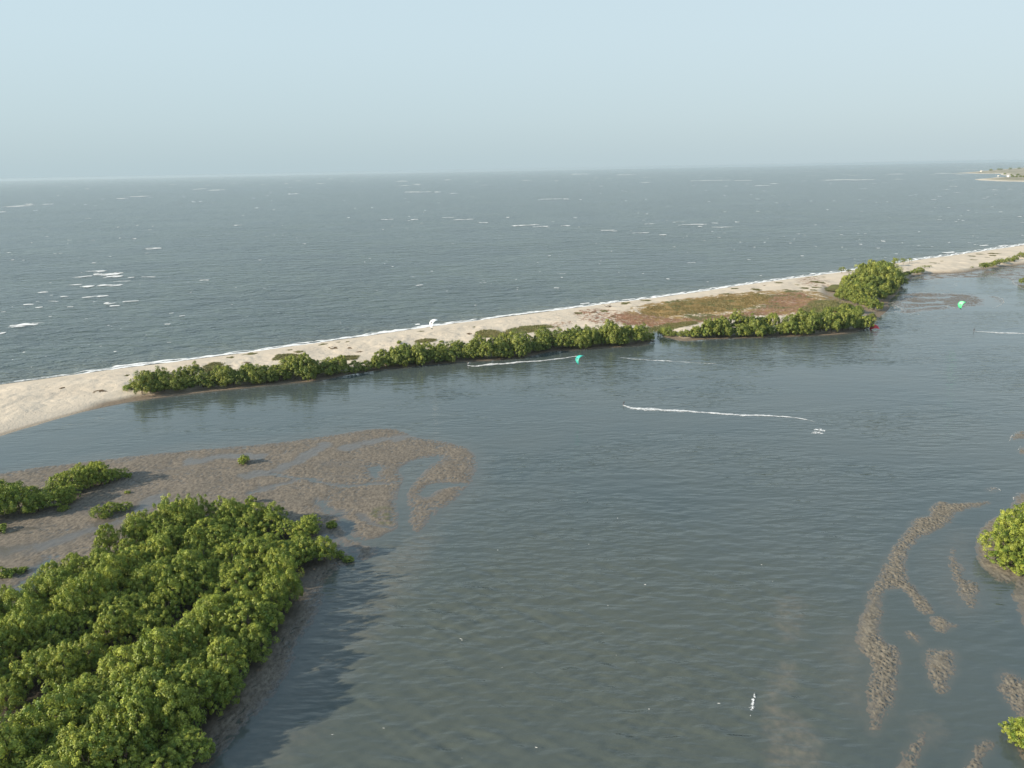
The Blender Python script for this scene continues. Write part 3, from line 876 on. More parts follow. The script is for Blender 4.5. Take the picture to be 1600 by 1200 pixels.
PROTO = {}
def proto(key, n, Rr, Hh, z0, nl, clumps, leaves, cr_, mat, leaf=0.26, r=0.16, openness=0.0, seed=0):
    L = []
    for k in range(n):
        cr_k = cr_ * (0.8, 1.0, 1.25)[k % 3]
        me, lb = crown_mesh('crown', 1000 * seed + k, Rr * (0.94 + 0.05 * k % 3), Hh * (0.92 + 0.05 * (k % 4)), z0, nl + k % 3, int(clumps / (cr_k / cr_) ** 1.4), int(leaves * (cr_k / cr_) ** 1.4), cr_k, MAT[mat], leaf, openness)
        tm = trunk_mesh('trunk', 1000 * seed + k, lb, Hh, r, MAT['bark'])
        L.append((me, tm))
    PROTO[key] = L
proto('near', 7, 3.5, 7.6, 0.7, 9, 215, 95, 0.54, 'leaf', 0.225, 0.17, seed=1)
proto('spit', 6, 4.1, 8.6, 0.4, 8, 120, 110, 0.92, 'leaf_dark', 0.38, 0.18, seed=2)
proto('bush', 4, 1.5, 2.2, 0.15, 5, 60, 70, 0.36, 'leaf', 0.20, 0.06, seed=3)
proto('scrub', 3, 3.0, 5.5, 2.2, 6, 50, 55, 0.62, 'leaf_dark', 0.34, 0.14, openness=0.30, seed=4)

NTREE = 0
def tree(name, label, cat, key, P, s=1.0, sz=1.0, group=None, var=None):
    global NTREE
    NTREE += 1
    L = PROTO[key]
    me, tm = L[(var if var is not None else R.randrange(len(L))) % len(L)]
    e = empty(name, (float(P[0]), float(P[1]), float(P[2])), R.uniform(0, 6.28))
    e.scale = (s * R.uniform(.93, 1.07), s * R.uniform(.93, 1.07), s * sz)
    tag(e, label, cat, group)
    for nm, d in (('trunk', tm), ('crown', me)):
        c = bpy.data.objects.new(nm, d); COL.objects.link(c); c.parent = e
    return e

def poisson(polyG, spacing, n=6000, gaps=(), seed=0):
    g = np.random.default_rng(seed)
    lo, hi = polyG.min(0), polyG.max(0)
    P = g.uniform(lo, hi, (n, 2))
    P = P[sdf(P, polyG) > 0]
    for ln, w in gaps:
        P = P[linedist(P, ln) > w]
    out = []
    for p in P:
        if all((p[0] - q[0]) ** 2 + (p[1] - q[1]) ** 2 > spacing ** 2 for q in out):
            out.append(p)
    return np.array(out)

# near stand in the left corner
gapA = G([(-100, 1195), (0, 1150), (60, 1120), (130, 1090), (200, 1052), (250, 1022), (300, 985), (330, 962)])
gapB = G([(395, 965), (405, 940), (400, 925)])
gapC = G([(400, 856), (450, 852), (500, 848)])
visible = G([(-45, 1300), (-45, 940), (60, 900), (300, 780), (560, 800), (560, 900), (330, 1300)])
Pn = poisson(STANDG, 4.35, 9000, ((gapA, 4.8), (gapB, 3.2), (gapC, 2.8)), 3)
Pn = Pn[sdf(Pn, visible) > -1]
zn = ground_z(Pn)
backd = sdf(Pn, G([(-300, 700), (700, 700), (520, 850), (400, 880), (330, 955), (250, 1015), (0, 1140), (-300, 1270)])) > 0
ed = sdf(Pn, STANDG)
def pix(P, z=0.0):
    d = np.column_stack([P, np.full(len(P), z - CAM_H)])
    w = d @ fwd
    return np.column_stack([800 + F * (d @ camX) / w, 600 - F * (d @ camY) / w])
ppx = pix(Pn)
dA = linedist(Pn, gapA)
flatside = backd & (ed < 3.2)
bankside = ~backd & (ed < 3.2)
rank = np.zeros(len(Pn), int)
for msk, key_ in ((flatside, ppx[:, 0]), (bankside, -ppx[:, 1])):
    idx = np.where(msk)[0]; rank[idx[np.argsort(key_[idx])]] = np.arange(len(idx))
gd_ = gapA[-1] - gapA[0]; gd_ = gd_ / np.linalg.norm(gd_)
band = fbm((Pn @ gd_) / 3.2, (Pn @ np.array([-gd_[1], gd_[0]])), 13, 2, 77)
TLAB = []
for k in range(len(Pn)):
    x_, y_ = ppx[k]
    big_ = R.uniform(0, 1)
    if flatside[k]: TLAB.append(('#F', 'mangroves fringing the mudflat'))
    elif bankside[k]: TLAB.append(('#B', 'mangroves along the near bank'))
    elif backd[k]:
        z_ = 'beside the dark gap' if dA[k] < 7.0 else 'in row %s behind the mudflat fringe' % ['one', 'two', 'three', 'four', 'five', 'six', 'seven', 'eight'][min(7, int((ed[k] - 3.2) / 4.5))]
        c_ = 'far left' if x_ < 90 else ('left middle' if x_ < 190 else ('right middle' if x_ < 300 else ('right' if x_ < 400 else 'right spur')))
        TLAB.append(('rear stand mangrove ' + z_ + ', ' + c_, 'mangroves of the rear stand ' + c_))
    else:
        z_ = 'beside the dark gap' if dA[k] < 8.5 else ('at the bottom edge of the view' if y_ > 1165 else ('in its upper part' if y_ < 980 else 'in its middle'))
        TLAB.append(('near stand mangrove ' + z_ + (', bank side' if ed[k] < 9 else ', inland side'), 'mangroves of the near stand ' + z_))
ORD = ['first', 'second', 'third', 'fourth', 'fifth', 'sixth', 'seventh', 'eighth', 'ninth', 'tenth', 'eleventh', 'twelfth', 'thirteenth', 'fourteenth', 'fifteenth', 'sixteenth', 'seventeenth', 'eighteenth', 'nineteenth', 'twentieth']
TENS = {20: 'twenty', 30: 'thirty', 40: 'forty'}
def ordw(k):
    return ORD[k] if k < 20 else TENS[(k + 1) // 10 * 10] + ('-' + ORD[(k + 1) % 10 - 1] if (k + 1) % 10 else 'th')
for k, (p, z, bk_, e_) in enumerate(zip(Pn, zn, backd, ed)):
    s = R.uniform(0.82, 1.2) * (0.92 if bk_ else 1.08)
    if e_ < 2.5: s *= R.uniform(0.72, 0.92)
    hb = (1 + (0.15 if bk_ else -0.42) * math.exp(-(dA[k] / 9.0) ** 4)) * (1 + 0.5 * band[k])
    lab, grp = TLAB[k]
    if lab == '#F': lab = ordw(int(rank[k])) + ' mangrove from the left on the mudflat fringe of the rear stand'
    if lab == '#B': lab = ordw(int(rank[k])) + ' mangrove from the bottom along the bank of the near stand'
    tree('mangrove_tree', lab, 'tree', 'near', (p[0], p[1], z - .05), s, hb * (R.uniform(.88, 1.1) if bk_ else R.uniform(.97, 1.2)), grp)

def trees_at(rows, key, name='mangrove_tree', cat='tree'):
    """rows: (x, y of the foot in the photo, scale, height factor, label, group)"""
    px = np.array([r[:2] for r in rows], float)
    Q = on_ground(px)
    rows = [(r[0], r[1], r[2] * R.uniform(.9, 1.12), r[3] * R.uniform(.86, 1.14)) + tuple(r[4:]) for r in rows]
    order = np.argsort(np.argsort(px[:, 0]))
    for q, r, k in zip(Q, rows, order):
        lab = r[4].replace('#', ordw(int(k)))
        tree(name, lab, cat, key, (q[0], q[1], q[2] - .05), r[2], r[3], r[5] if len(r) > 5 else None)

# left clump on the flat
gl = 'mangroves of the left clump'
lb = '# mangrove from the left in the clump on the mudflat'
trees_at([(5, 805, 1.3, 1.1, lb, gl), (-30, 812, 1.2, 1, lb, gl), (32, 802, 1.1, 1, lb, gl), (60, 798, .85, .85, lb, gl), (85, 792, .9, .9, lb, gl), (108, 783, .8, .85, lb, gl), (95, 770, .85, .9, lb, gl), (118, 770, .85, 1, lb, gl), (140, 762, .95, 1, lb, gl),
          (128, 752, .8, .9, lb, gl), (158, 758, .85, 1, lb, gl), (150, 750, .75, 1, lb, gl), (172, 752, .7, .85, lb, gl), (188, 746, .6, .75, lb, gl), (-20, 780, .9, 1, lb, gl), (20, 778, .8, .9, lb, gl), (50, 778, .7, .8, lb, gl)], 'near')
trees_at([(155, 806, .55, .62, 'left bush of the low oval mangrove group on the flat', 'oval bush group'), (174, 800, .62, .68, 'middle and tallest bush of the low oval mangrove group on the flat', 'oval bush group'),
          (195, 796, .52, .58, 'right bush of the low oval mangrove group on the flat', 'oval bush group'), (166, 809, .42, .5, 'front bush of the low oval mangrove group on the flat', 'oval bush group'),
          (100, 797, .40, .55, 'small pale bush in front of the left mangrove clump')], 'near', 'mangrove_bush', 'bush')
trees_at([(382, 724, 1.15, 1.0, 'lone small green bush on the open mudflat with a long shadow'), (519, 824, .85, .9, 'lone bright small bush by the creek mouth'),
          (392, 786, 1.0, .8, 'small dark bush behind the near stand top'), (202, 745, .7, .7, 'tiny yellowish bush at the tip of the left mangrove clump'), (199, 771, .6, .7, 'tiny bush between the clump and the oval bushes'),
          (2, 900, 1.0, .9, 'bright bush at the left edge beside the small pond'), (18, 898, .9, .6, 'low brownish shrub beside the pond bush'), (36, 893, .8, .55, 'low dark shrub at the pond outlet'),
          (3, 829, .9, .9, 'small bright bush at the left edge under the left clump'), (68, 912, 1.2, .9, 'low bush at the pond corner below the stand'), (544, 876, .8, .6, 'low shrub on the mud point right of the stand'), (532, 870, .9, .6, 'low shrub at the stand foot on the mud point')], 'bush', 'mangrove_bush', 'bush')
# right islet
li = '# mangrove from the left on the islet at the right edge'
trees_at([(1563, 868, .95, .85, li, 'islet mangroves'), (1573, 884, .82, .72, li, 'islet mangroves'), (1592, 892, .85, .72, li, 'islet mangroves'), (1580, 846, .95, .9, li, 'islet mangroves'), (1598, 862, 1, .95, li, 'islet mangroves'),
          (1592, 828, .9, .85, li, 'islet mangroves'), (1612, 880, 1, 1, li, 'islet mangroves'), (1616, 840, 1, 1, li, 'islet mangroves'), (1606, 812, .8, .8, li, 'islet mangroves')], 'near')
trees_at([(1597, 1158, .62, .62, 'bright bush cut by the lower right corner of the view'), (1612, 1166, .8, .7, 'second bush at the lower right corner, mostly out of view')], 'near', 'mangrove_bush', 'bush')

# rows along the spit
def lerp(px, n, j=0.0):
    A = np.asarray(px, float); d = np.r_[0, np.cumsum(np.hypot(*(A[1:] - A[:-1]).T))]
    t = np.linspace(0, d[-1], n)
    B = np.column_stack([np.interp(t, d, A[:, 0]), np.interp(t, d, A[:, 1])])
    return B + rng.normal(0, 1, B.shape) * np.array([j, j * .25])

def row(px, n, s0, s1, label, group, key='spit', hz=(.72, 1.2), j=3.4, name='mangrove_tree', cat='tree'):
    trees_at([(x, y, R.uniform(s0, s1), R.uniform(*hz), label, group) for x, y in lerp(px, n, j)], key, name, cat)
row([(222, 614), (265, 609), (312, 604)], 6, .72, .9, '# mangrove from the west in the front of the westernmost spit clump', 'west spit clump')
row([(232, 607), (270, 602), (305, 598)], 4, .75, .95, '# mangrove from the west in the back of the westernmost spit clump', 'west spit clump', hz=(.8, 1))
row([(337, 604), (420, 595), (505, 586), (528, 583)], 12, .78, .98, '# mangrove from the west in the front row of the second spit thicket', 'second spit thicket')
row([(345, 597), (430, 588), (515, 578)], 9, .8, 1.0, '# mangrove from the west in the back row of the second spit thicket', 'second spit thicket back row', hz=(.8, 1.0))
row([(556, 580), (605, 572), (680, 564), (740, 559), (808, 556), (835, 549)], 19, .78, 1.0, '# mangrove from the west in the front of the long middle hedge', 'middle hedge west')
row([(600, 564), (680, 556), (740, 550), (820, 541)], 14, .8, 1.0, '# mangrove from the west in the rear of the long middle hedge', 'middle hedge west rear', hz=(.85, 1.05))
row([(848, 546), (900, 541), (975, 536), (1008, 532)], 13, .82, 1.02, '# mangrove counting from the teal kite to the inlet, hedge front', 'middle hedge east')
row([(850, 537), (900, 532), (970, 526), (1000, 523)], 10, .8, 1.0, '# mangrove counting from the teal kite to the inlet, hedge rear', 'middle hedge east rear', hz=(.8, 1.0))
row([(1034, 524), (1048, 524), (1060, 525), (1074, 525)], 5, .42, .6, '# low mangrove bush east of the inlet on the bank', 'inlet bushes', hz=(.8, .95), name='mangrove_bush', cat='bush', j=1)
row([(1090, 526), (1140, 525), (1230, 521), (1345, 513)], 17, .85, 1.05, '# mangrove from the inlet side in the front of the eastern hedge', 'east hedge')
row([(1110, 519), (1160, 516), (1240, 512), (1330, 505)], 12, .85, 1.08, '# mangrove from the inlet side in the rear of the eastern hedge', 'east hedge rear', hz=(.85, 1.1))
row([(1296, 492), (1310, 486), (1326, 484), (1340, 487), (1338, 495), (1320, 494), (1304, 500), (1322, 502), (1338, 501)], 12, .5, .78, '# low round tree from the west between the green grass and red kite', 'low trees at the point', hz=(.65, .85), j=2)
row([(1352, 505), (1362, 498)], 2, .42, .5, '# yellowish bush at the tip of the point above the red kite', 'point bushes', hz=(.7, .8), name='mangrove_bush', cat='bush', j=0)
lc = 'tree of the big grove on the point'
trees_at([(x, y, s, h, lc + (', front side' if y > 462 else (', sea side' if y < 438 else ', midway')) + (' on the west' if x < 1345 else (' on the east' if x > 1378 else ' at the centre')), 'grove on the point') for x, y, s, h in
          [(1318, 468, .95, .85), (1330, 471, 1.0, .85), (1344, 474, 1.0, .85), (1326, 460, 1.05, .95), (1340, 464, 1.15, .95), (1355, 468, 1.15, .95), (1370, 468, 1.15, .95), (1382, 465, 1.15, .95), (1330, 451, 1.1, 1.05), (1345, 454, 1.25, 1.05),
           (1360, 457, 1.3, 1.1), (1375, 457, 1.3, 1.1), (1390, 457, 1.2, 1.0), (1338, 443, 1.2, 1.1), (1352, 445, 1.3, 1.15), (1367, 446, 1.35, 1.2), (1382, 447, 1.35, 1.15), (1396, 450, 1.2, 1.0), (1346, 435, 1.2, 1.1), (1361, 436, 1.3, 1.2),
           (1376, 437, 1.3, 1.2), (1391, 440, 1.25, 1.1), (1404, 446, 1.05, .95), (1358, 428, 1.1, 1.0), (1374, 428, 1.2, 1.1), (1388, 431, 1.15, 1.0), (1402, 437, 1.05, .9), (1316, 458, .85, .8), (1322, 448, .95, .95), (1312, 464, .7, .6)]], 'spit')
trees_at([(1356, 480, .85, .75, 'bright round tree sticking out south of the grove on the point'), (1366, 484, .95, .85, 'brightest round tree at the south tip of the grove'), (1348, 476, .8, .7, 'low tree joining the grove to its bright south tip')], 'spit')
row([(1412, 432), (1426, 428), (1436, 425)], 4, .55, .75, '# low green shrub on the sand counting east from the grove', 'shrubs east of the grove', hz=(.6, .75), name='shrub', cat='shrub', j=1)
row([(1536, 419), (1552, 415), (1568, 410), (1582, 407), (1600, 400), (1615, 396)], 9, .62, .85, '# shrub from the west in the green row on the far beach', 'far beach shrub row', hz=(.55, .75), name='shrub', cat='shrub', j=1)
trees_at([(1600, 442, .7, .7, 'green shrub on the mud bank at the right edge of the far lagoon')], 'spit', 'shrub', 'shrub')
trees_at([(1388, 419, .8, 1.0, 'thin windswept tree behind the grove, nearest to it'), (1397, 416, .95, 1.1, 'thin windswept tree with dark trunk on the sea side of the grove'), (1411, 413, .85, 1.05, 'sparse windswept tree right at the surf line'),
          (1421, 411, .8, 1.05, 'easternmost sparse windswept tree at the surf line'), (1315, 427, .8, .95, 'sparse tree over the surf west of the grove'), (1326, 426, .7, .8, 'second sparse tree over the surf west of the grove')], 'scrub')
trees_at([(x, y, s, h, lab) for x, y, s, h, lab in [(1445, 419, .8, .5, 'brown low shrub on the beach east of the grove'), (1452, 418, .6, .5, 'last brown shrub of the low line on the beach'), (1519, 419, .55, .5, 'dark lone shrub at the edge of beach and far mud')]], 'scrub', 'shrub', 'shrub')
trees_at([(624, 537, .9, .95, 'yellow-green bush alone on the sand left of the middle hedge'), (690, 535, .8, .6, 'straw-coloured bush on the sand behind the middle hedge')], 'bush', 'beach_bush', 'bush')
trees_at([(203, 609, 1.2, .7, 'low grey-green shrub at the west end of the spit trees'), (212, 607, 1.4, .8, 'second low shrub at the west end of the spit trees')], 'bush', 'shrub', 'shrub')

# ================================================================== LOW PLANTS ON THE SAND
def patch_mesh(name, seed, mat, n=900, h=0.45):
    """low cushion of creeping leaves, unit radius"""
    g = np.random.default_rng(seed)
    a = g.uniform(0, 2 * math.pi, n); q = np.sqrt(g.uniform(0, 1, n))
    lim = 0.72 + 0.28 * np.sin(a * 2 + seed) * np.cos(a * 3 + 1.7 * seed)
    x, y = np.cos(a) * q * lim, np.sin(a) * q * lim
    z = h * (1 - q ** 2) * g.uniform(.4, 1, n) * (0.6 + .5 * np.sin(x * 5 + seed) * np.cos(y * 4))
    P = np.stack([x, y, np.abs(z) + .02], 1)
    nrm = g.normal(0, .5, (n, 3)) + np.array([0, 0, .8]); nrm /= np.linalg.norm(nrm, axis=1)[:, None]
    t = np.cross(nrm, g.normal(0, 1, (n, 3))); t /= np.linalg.norm(t, axis=1)[:, None]
    b = np.cross(nrm, t); L = 0.085 * g.uniform(.6, 1.4, n)[:, None]
    v = np.stack([P - t * L, P + b * L * .6, P + t * L, P - b * L * .6], 1).reshape(-1, 3)
    tint = np.repeat(np.column_stack([g.uniform(0, 1, n), g.uniform(.2, .8, n), np.zeros(n), np.ones(n)]), 4, 0)
    o = mesh_obj(name, v, np.arange(4 * n).reshape(-1, 4), mat, attrs=dict(tint=tint))
    me = o.data; bpy.data.objects.remove(o)
    return me
PM = [patch_mesh('creeper_patch', k, MAT['creeper']) for k in range(4)]
PB = [patch_mesh('creeper_patch', 10 + k, MAT['creeper_brown'], 700) for k in range(3)]
# x, y, width in photo pixels, brown?
PATCH = [(200, 586, 9, 0), (212, 588, 7, 1), (222, 585, 8, 0), (234, 583, 8, 1), (155, 611, 13, 1), (98, 606, 8, 1), (305, 576, 8, 0), (308, 570, 6, 1),
         (360, 559, 14, 0), (392, 554, 22, 0), (358, 572, 11, 1), (385, 567, 14, 1), (452, 547, 12, 0), (468, 549, 16, 0), (508, 538, 18, 0), (530, 535, 9, 0), (544, 534, 8, 0), (522, 543, 16, 1),
         (548, 543, 10, 1), (562, 550, 11, 1), (658, 518, 14, 0), (654, 539, 15, 0), (735, 521, 11, 1), (742, 511, 14, 0), (672, 529, 6, 1), (905, 489, 16, 0), (928, 488, 12, 1), (945, 486, 14, 0), (960, 494, 14, 1),
         (980, 474, 20, 0), (1013, 470, 22, 0), (1059, 469, 6, 0), (1217, 442, 14, 0), (1150, 451, 16, 0), (1182, 452, 16, 0), (1138, 459, 14, 0), (1275, 440, 18, 0), (1288, 433, 9, 0), (1264, 434, 8, 0), (1276, 432, 7, 0), (1258, 450, 16, 0),
         (1276, 449, 14, 0), (1272, 453, 11, 0), (1288, 442, 9, 0), (1300, 452, 20, 0), (1516, 400, 14, 0), (1533, 397, 12, 0), (1555, 396, 15, 0), (1553, 399, 15, 0), (1542, 402, 12, 0), (1522, 406, 22, 0), (1460, 411, 12, 0),
         (1472, 408, 6, 0), (1395, 414, 18, 0), (1195, 446, 6, 1), (1248, 445, 9, 0)]
Qp = on_ground(np.array([p[:2] for p in PATCH], float))
PW = []
wpx = lambda q: math.sqrt(q[0] ** 2 + q[1] ** 2 + CAM_H ** 2) / F
for k, (q, p) in enumerate(zip(Qp, PATCH)):
    me = (PB if p[3] else PM)[k % (3 if p[3] else 4)]
    o = bpy.data.objects.new('creeper_patch', me); COL.objects.link(o)
    w = p[2] * wpx(q) * 0.58
    o.location = (q[0], q[1], q[2] - 0.03)
    o.scale = (w, w * R.uniform(.9, 1.5), 0.5 * R.uniform(.7, 1.2) * (1.0 if w < 4 else 1.3))
    o.rotation_euler = (0, 0, R.uniform(-.3, .6))
    PW.append((o, p))
cnt = {}
for o, p in sorted(PW, key=lambda t: t[1][0]):
    where = 'west of the white kite' if p[0] < 650 else ('between the white kite and the stump' if p[0] < 950 else ('between the stump and the grove' if p[0] < 1330 else 'beyond the grove'))
    kk = ('withered brown' if p[3] else 'olive green', where)
    cnt[kk] = cnt.get(kk, -1) + 1
    tag(o, ordw(cnt[kk]) + ' ' + kk[0] + ' creeper patch from the left ' + where, 'plant', kk[0] + ' creeper patches ' + where)

# meadow of dry grass: nobody could count the tufts
def tufts(name, label, polyG, n, hgt, mat, seed, wfun=None):
    g = np.random.default_rng(seed)
    P = g.uniform(polyG.min(0), polyG.max(0), (n * 3, 2))
    s = sdf(P, polyG)
    ok = s > g.uniform(-2, 3, len(s))
    P = P[ok][:n]
    dens = fbm(P[:, 0], P[:, 1], 9, 3, seed) + g.uniform(-.4, .4, len(P))
    P = P[dens > -0.25]
    z = ground_z(P)
    n = len(P); k = 4
    I = np.repeat(np.arange(n), k)
    a = g.uniform(0, 6.283, n * k); ln = hgt * g.uniform(.5, 1.3, n * k); sp = g.uniform(.15, .6, n * k)
    B = np.column_stack([P, z])[I] + np.column_stack([g.normal(0, .25, (n * k, 2)), np.full(n * k, -.03)])
    d = np.stack([np.cos(a) * sp, np.sin(a) * sp, np.ones(n * k)], 1) * ln[:, None]
    sd_ = np.stack([-np.sin(a), np.cos(a), 0 * a], 1) * 0.14
    v = np.stack([B - sd_, B + sd_, B + d], 1).reshape(-1, 3)
    tint = np.repeat(np.column_stack([g.uniform(0, 1, n)[I], g.uniform(.2, .8, n * k), np.zeros(n * k), np.ones(n * k)]), 3, 0)
    o = mesh_obj(name, v, np.arange(len(v)).reshape(-1, 3), mat, attrs=dict(tint=tint))
    return tag(o, label, 'grass', None, 'stuff')
tufts('dry_grass', 'golden and olive dry grass covering the meadow on the spit', G(smooth_poly(MEADOW_GOLD, 1)), 7000, .55, MAT['straw'], 71)
tufts('withered_ground_cover', 'reddish brown withered ground cover around the meadow', G(smooth_poly(MEADOW_RED, 1)), 6000, .28, MAT['creeper_brown'], 72)
tufts('green_grass', 'short green grass at the east end of the meadow', G(smooth_poly(MEADOW_GREEN, 1)), 2500, .4, MAT['creeper'], 73)
for k, g_ in enumerate(GREENS[:8]):
    tufts('green_grass', 'green grass strip on the sand behind the spit trees', G(smooth_poly(g_, 1)), 900, .45, MAT['creeper'], 80 + k)

# small dark wrack and twigs on the sand
g = np.random.default_rng(91)
zones = [([(20, 625), (300, 585), (420, 565), (640, 530), (800, 505), (900, 500), (900, 512), (780, 528), (600, 545), (400, 575), (200, 605), (100, 640), (20, 660)], 240), (SPECK, 160), (SPECK2, 90),
         ([(700, 515), (760, 508), (900, 490), (900, 500), (760, 518)], 70), (SPECK3, 60)]
mv, mf, nn = [], [], 0
for zpx, cnt in zones:
    pg = G(zpx); P = g.uniform(pg.min(0), pg.max(0), (cnt * 5, 2)); P = P[sdf(P, pg) > 0][:cnt]
    zz = ground_z(P)
    for p, z in zip(P, zz):
        L = g.uniform(.15, .55); a = g.uniform(0, 3.14); hh = L * .28
        d = np.array([math.cos(a), math.sin(a)]) * L; e = np.array([-math.sin(a), math.cos(a)]) * L * .35
        b = [(*(p - d), z - .02), (*(p + e), z - .02), (*(p + d), z - .02), (*(p - e), z - .02), (p[0], p[1], z + hh)]
        mv += b; mf += [(nn, nn + 1, nn + 4), (nn + 1, nn + 2, nn + 4), (nn + 2, nn + 3, nn + 4), (nn + 3, nn, nn + 4)]; nn += 5
tag(mesh_obj('beach_wrack', mv, mf, MAT['drift']), 'scattered dark twigs and seaweed on the sand', 'debris', None, 'stuff')

# breathing roots along the near bank
g = np.random.default_rng(92)
bank = G(smooth_poly([(549, 880), (520, 892), (504, 915), (500, 945), (485, 980), (459, 1008), (456, 1040), (437, 1072), (405, 1115), (368, 1150), (336, 1187), (310, 1225)], 2, False))
bp = np.concatenate([np.linspace(a, b, 40) for a, b in zip(bank[:-1], bank[1:])])
P = bp[g.integers(0, len(bp), 4200)] + np.column_stack([g.normal(-1.6, 1.9, 4200), g.normal(.5, 1.2, 4200)])
zz = np.maximum(ground_z(P), -.15)
mv, mf, nn = [], [], 0
for p, z in zip(P, zz):
    hh = g.uniform(.12, .36); w = .02
    tp = (p[0] + g.normal(0, .03), p[1] + g.normal(0, .03), z + hh)
    mv += [(p[0] - w, p[1] - w, z - .05), (p[0] + w, p[1] - w, z - .05), (p[0], p[1] + w, z - .05), tp]
    mf += [(nn, nn + 1, nn + 3), (nn + 1, nn + 2, nn + 3), (nn + 2, nn, nn + 3)]; nn += 4
tag(mesh_obj('breathing_roots', mv, mf, MAT['bark']), 'thin mangrove breathing roots sticking out along the near bank', 'roots', None, 'stuff')

# ================================================================== FOAM
def ribbon_data(px, w0, w1, step=1.0, z=0.05, jit=0.0, seed=0, world=False, across=5, hump=0.0, head=1.0):
    L = np.asarray(px, float) if world else G(smooth_poly(px, 2, False))
    d = np.r_[0, np.cumsum(np.hypot(*(L[1:] - L[:-1]).T))]
    n = max(3, int(d[-1] / step))
    t = np.linspace(0, d[-1], n)
    c = np.column_stack([np.interp(t, d, L[:, 0]), np.interp(t, d, L[:, 1])])
    tg = np.gradient(c, axis=0); tg /= np.linalg.norm(tg, axis=1)[:, None] + 1e-9
    nr = np.stack([-tg[:, 1], tg[:, 0]], 1)
    u = t / d[-1]
    w = np.interp(u, np.linspace(0, 1, len(w0)), w0) if isinstance(w0, (list, tuple)) else w0 + (w1 - w0) * u
    w = w * (1 + jit * fbm(t, 0 * t + seed * 13.7, 7, 3, seed)) 
    off = jit * 0.5 * np.mean(w) * fbm(t, 0 * t + seed * 5.1, 11, 2, seed + 3)
    V, rim = [], []
    for k in range(across):
        s = k / (across - 1) * 2 - 1
        p = c + nr * (off + s * w / 2)[:, None]
        V.append(np.column_stack([p, np.full(n, z) + hump * (1 - s * s)])); rim.append(np.full(n, 1 - abs(s)) * np.minimum(1, np.minimum(u * head, 1 - u) * 12))
    V = np.stack(V, 1).reshape(-1, 3); rim = np.stack(rim, 1).ravel()
    return V, grid_faces(n, across), rim

def ribbons(name, label, items, mat, cat='foam', kind='stuff'):
    VV, FF, RM, nn = [], [], [], 0
    for v, f, r in items:
        VV.append(v); FF.append(f + nn); RM.append(r); nn += len(v)
    o = mesh_obj(name, np.concatenate(VV), np.concatenate(FF), MAT[mat], smooth=True, attrs=dict(rim=np.concatenate(RM)))
    return tag(o, label, cat, None, kind)

seal = [(x, y) for x, y in SEA_EDGE if x > -300]
off = lambda pts, dy: [(x, y + dy) for x, y in pts]
ribbons('surf', 'white surf line breaking along the seaward beach',
        [ribbon_data(off(seal, -0.6), 4.2, 7.0, 1.2, 0.06, .8, 1, hump=.12), ribbon_data(off(seal, -2.2), 2.0, 4.5, 1.2, 0.08, 1.4, 2, hump=.15),
         ribbon_data([(170, 575), (230, 567), (300, 560)], 4.5, 3.0, 1, .1, .8, 3, hump=.3), ribbon_data([(905, 476), (922, 474)], 5, 5, 1, .1, .4, 4, hump=.4),
         ribbon_data([(1474, 396), (1490, 394)], 9, 8, 1, .1, .4, 5, hump=.5), ribbon_data([(1530, 384), (1545, 383)], 6, 6, 1, .1, .4, 6), ribbon_data([(1560, 385), (1573, 383)], 7, 6, 1, .1, .4, 7),
         ribbon_data([(560, 524), (600, 519), (650, 512), (700, 505)], 3, 6, 1, .07, 1.2, 8), ribbon_data([(648, 508), (658, 506)], 5, 5, 1, .07, .6, 9), ribbon_data([(1265, 428), (1275, 427)], 5, 5, 1, .1, .4, 10)], 'surf')

# whitecaps
g = np.random.default_rng(55)
items = []
cdir = np.array([math.cos(rad(30)), math.sin(rad(30))])
def cap(px, L, W, dirn=cdir, z=.1):
    c = px if isinstance(px, np.ndarray) else g1(*px)
    n = 7
    t = np.linspace(-.5, .5, n)
    bend = g.normal(0, .12) * L
    pts = c + t[:, None] * L * dirn + (t ** 2)[:, None] * bend * np.array([-dirn[1], dirn[0]])
    items.append(ribbon_data(pts, [W * .4, W * g.uniform(.8, 1.2), W, W * .5], 0, max(.6, L / 14), z, .6, int(g.integers(1, 900)), True, 5, .25))
def drn(deg): return np.array([math.cos(rad(deg)), math.sin(rad(deg))])
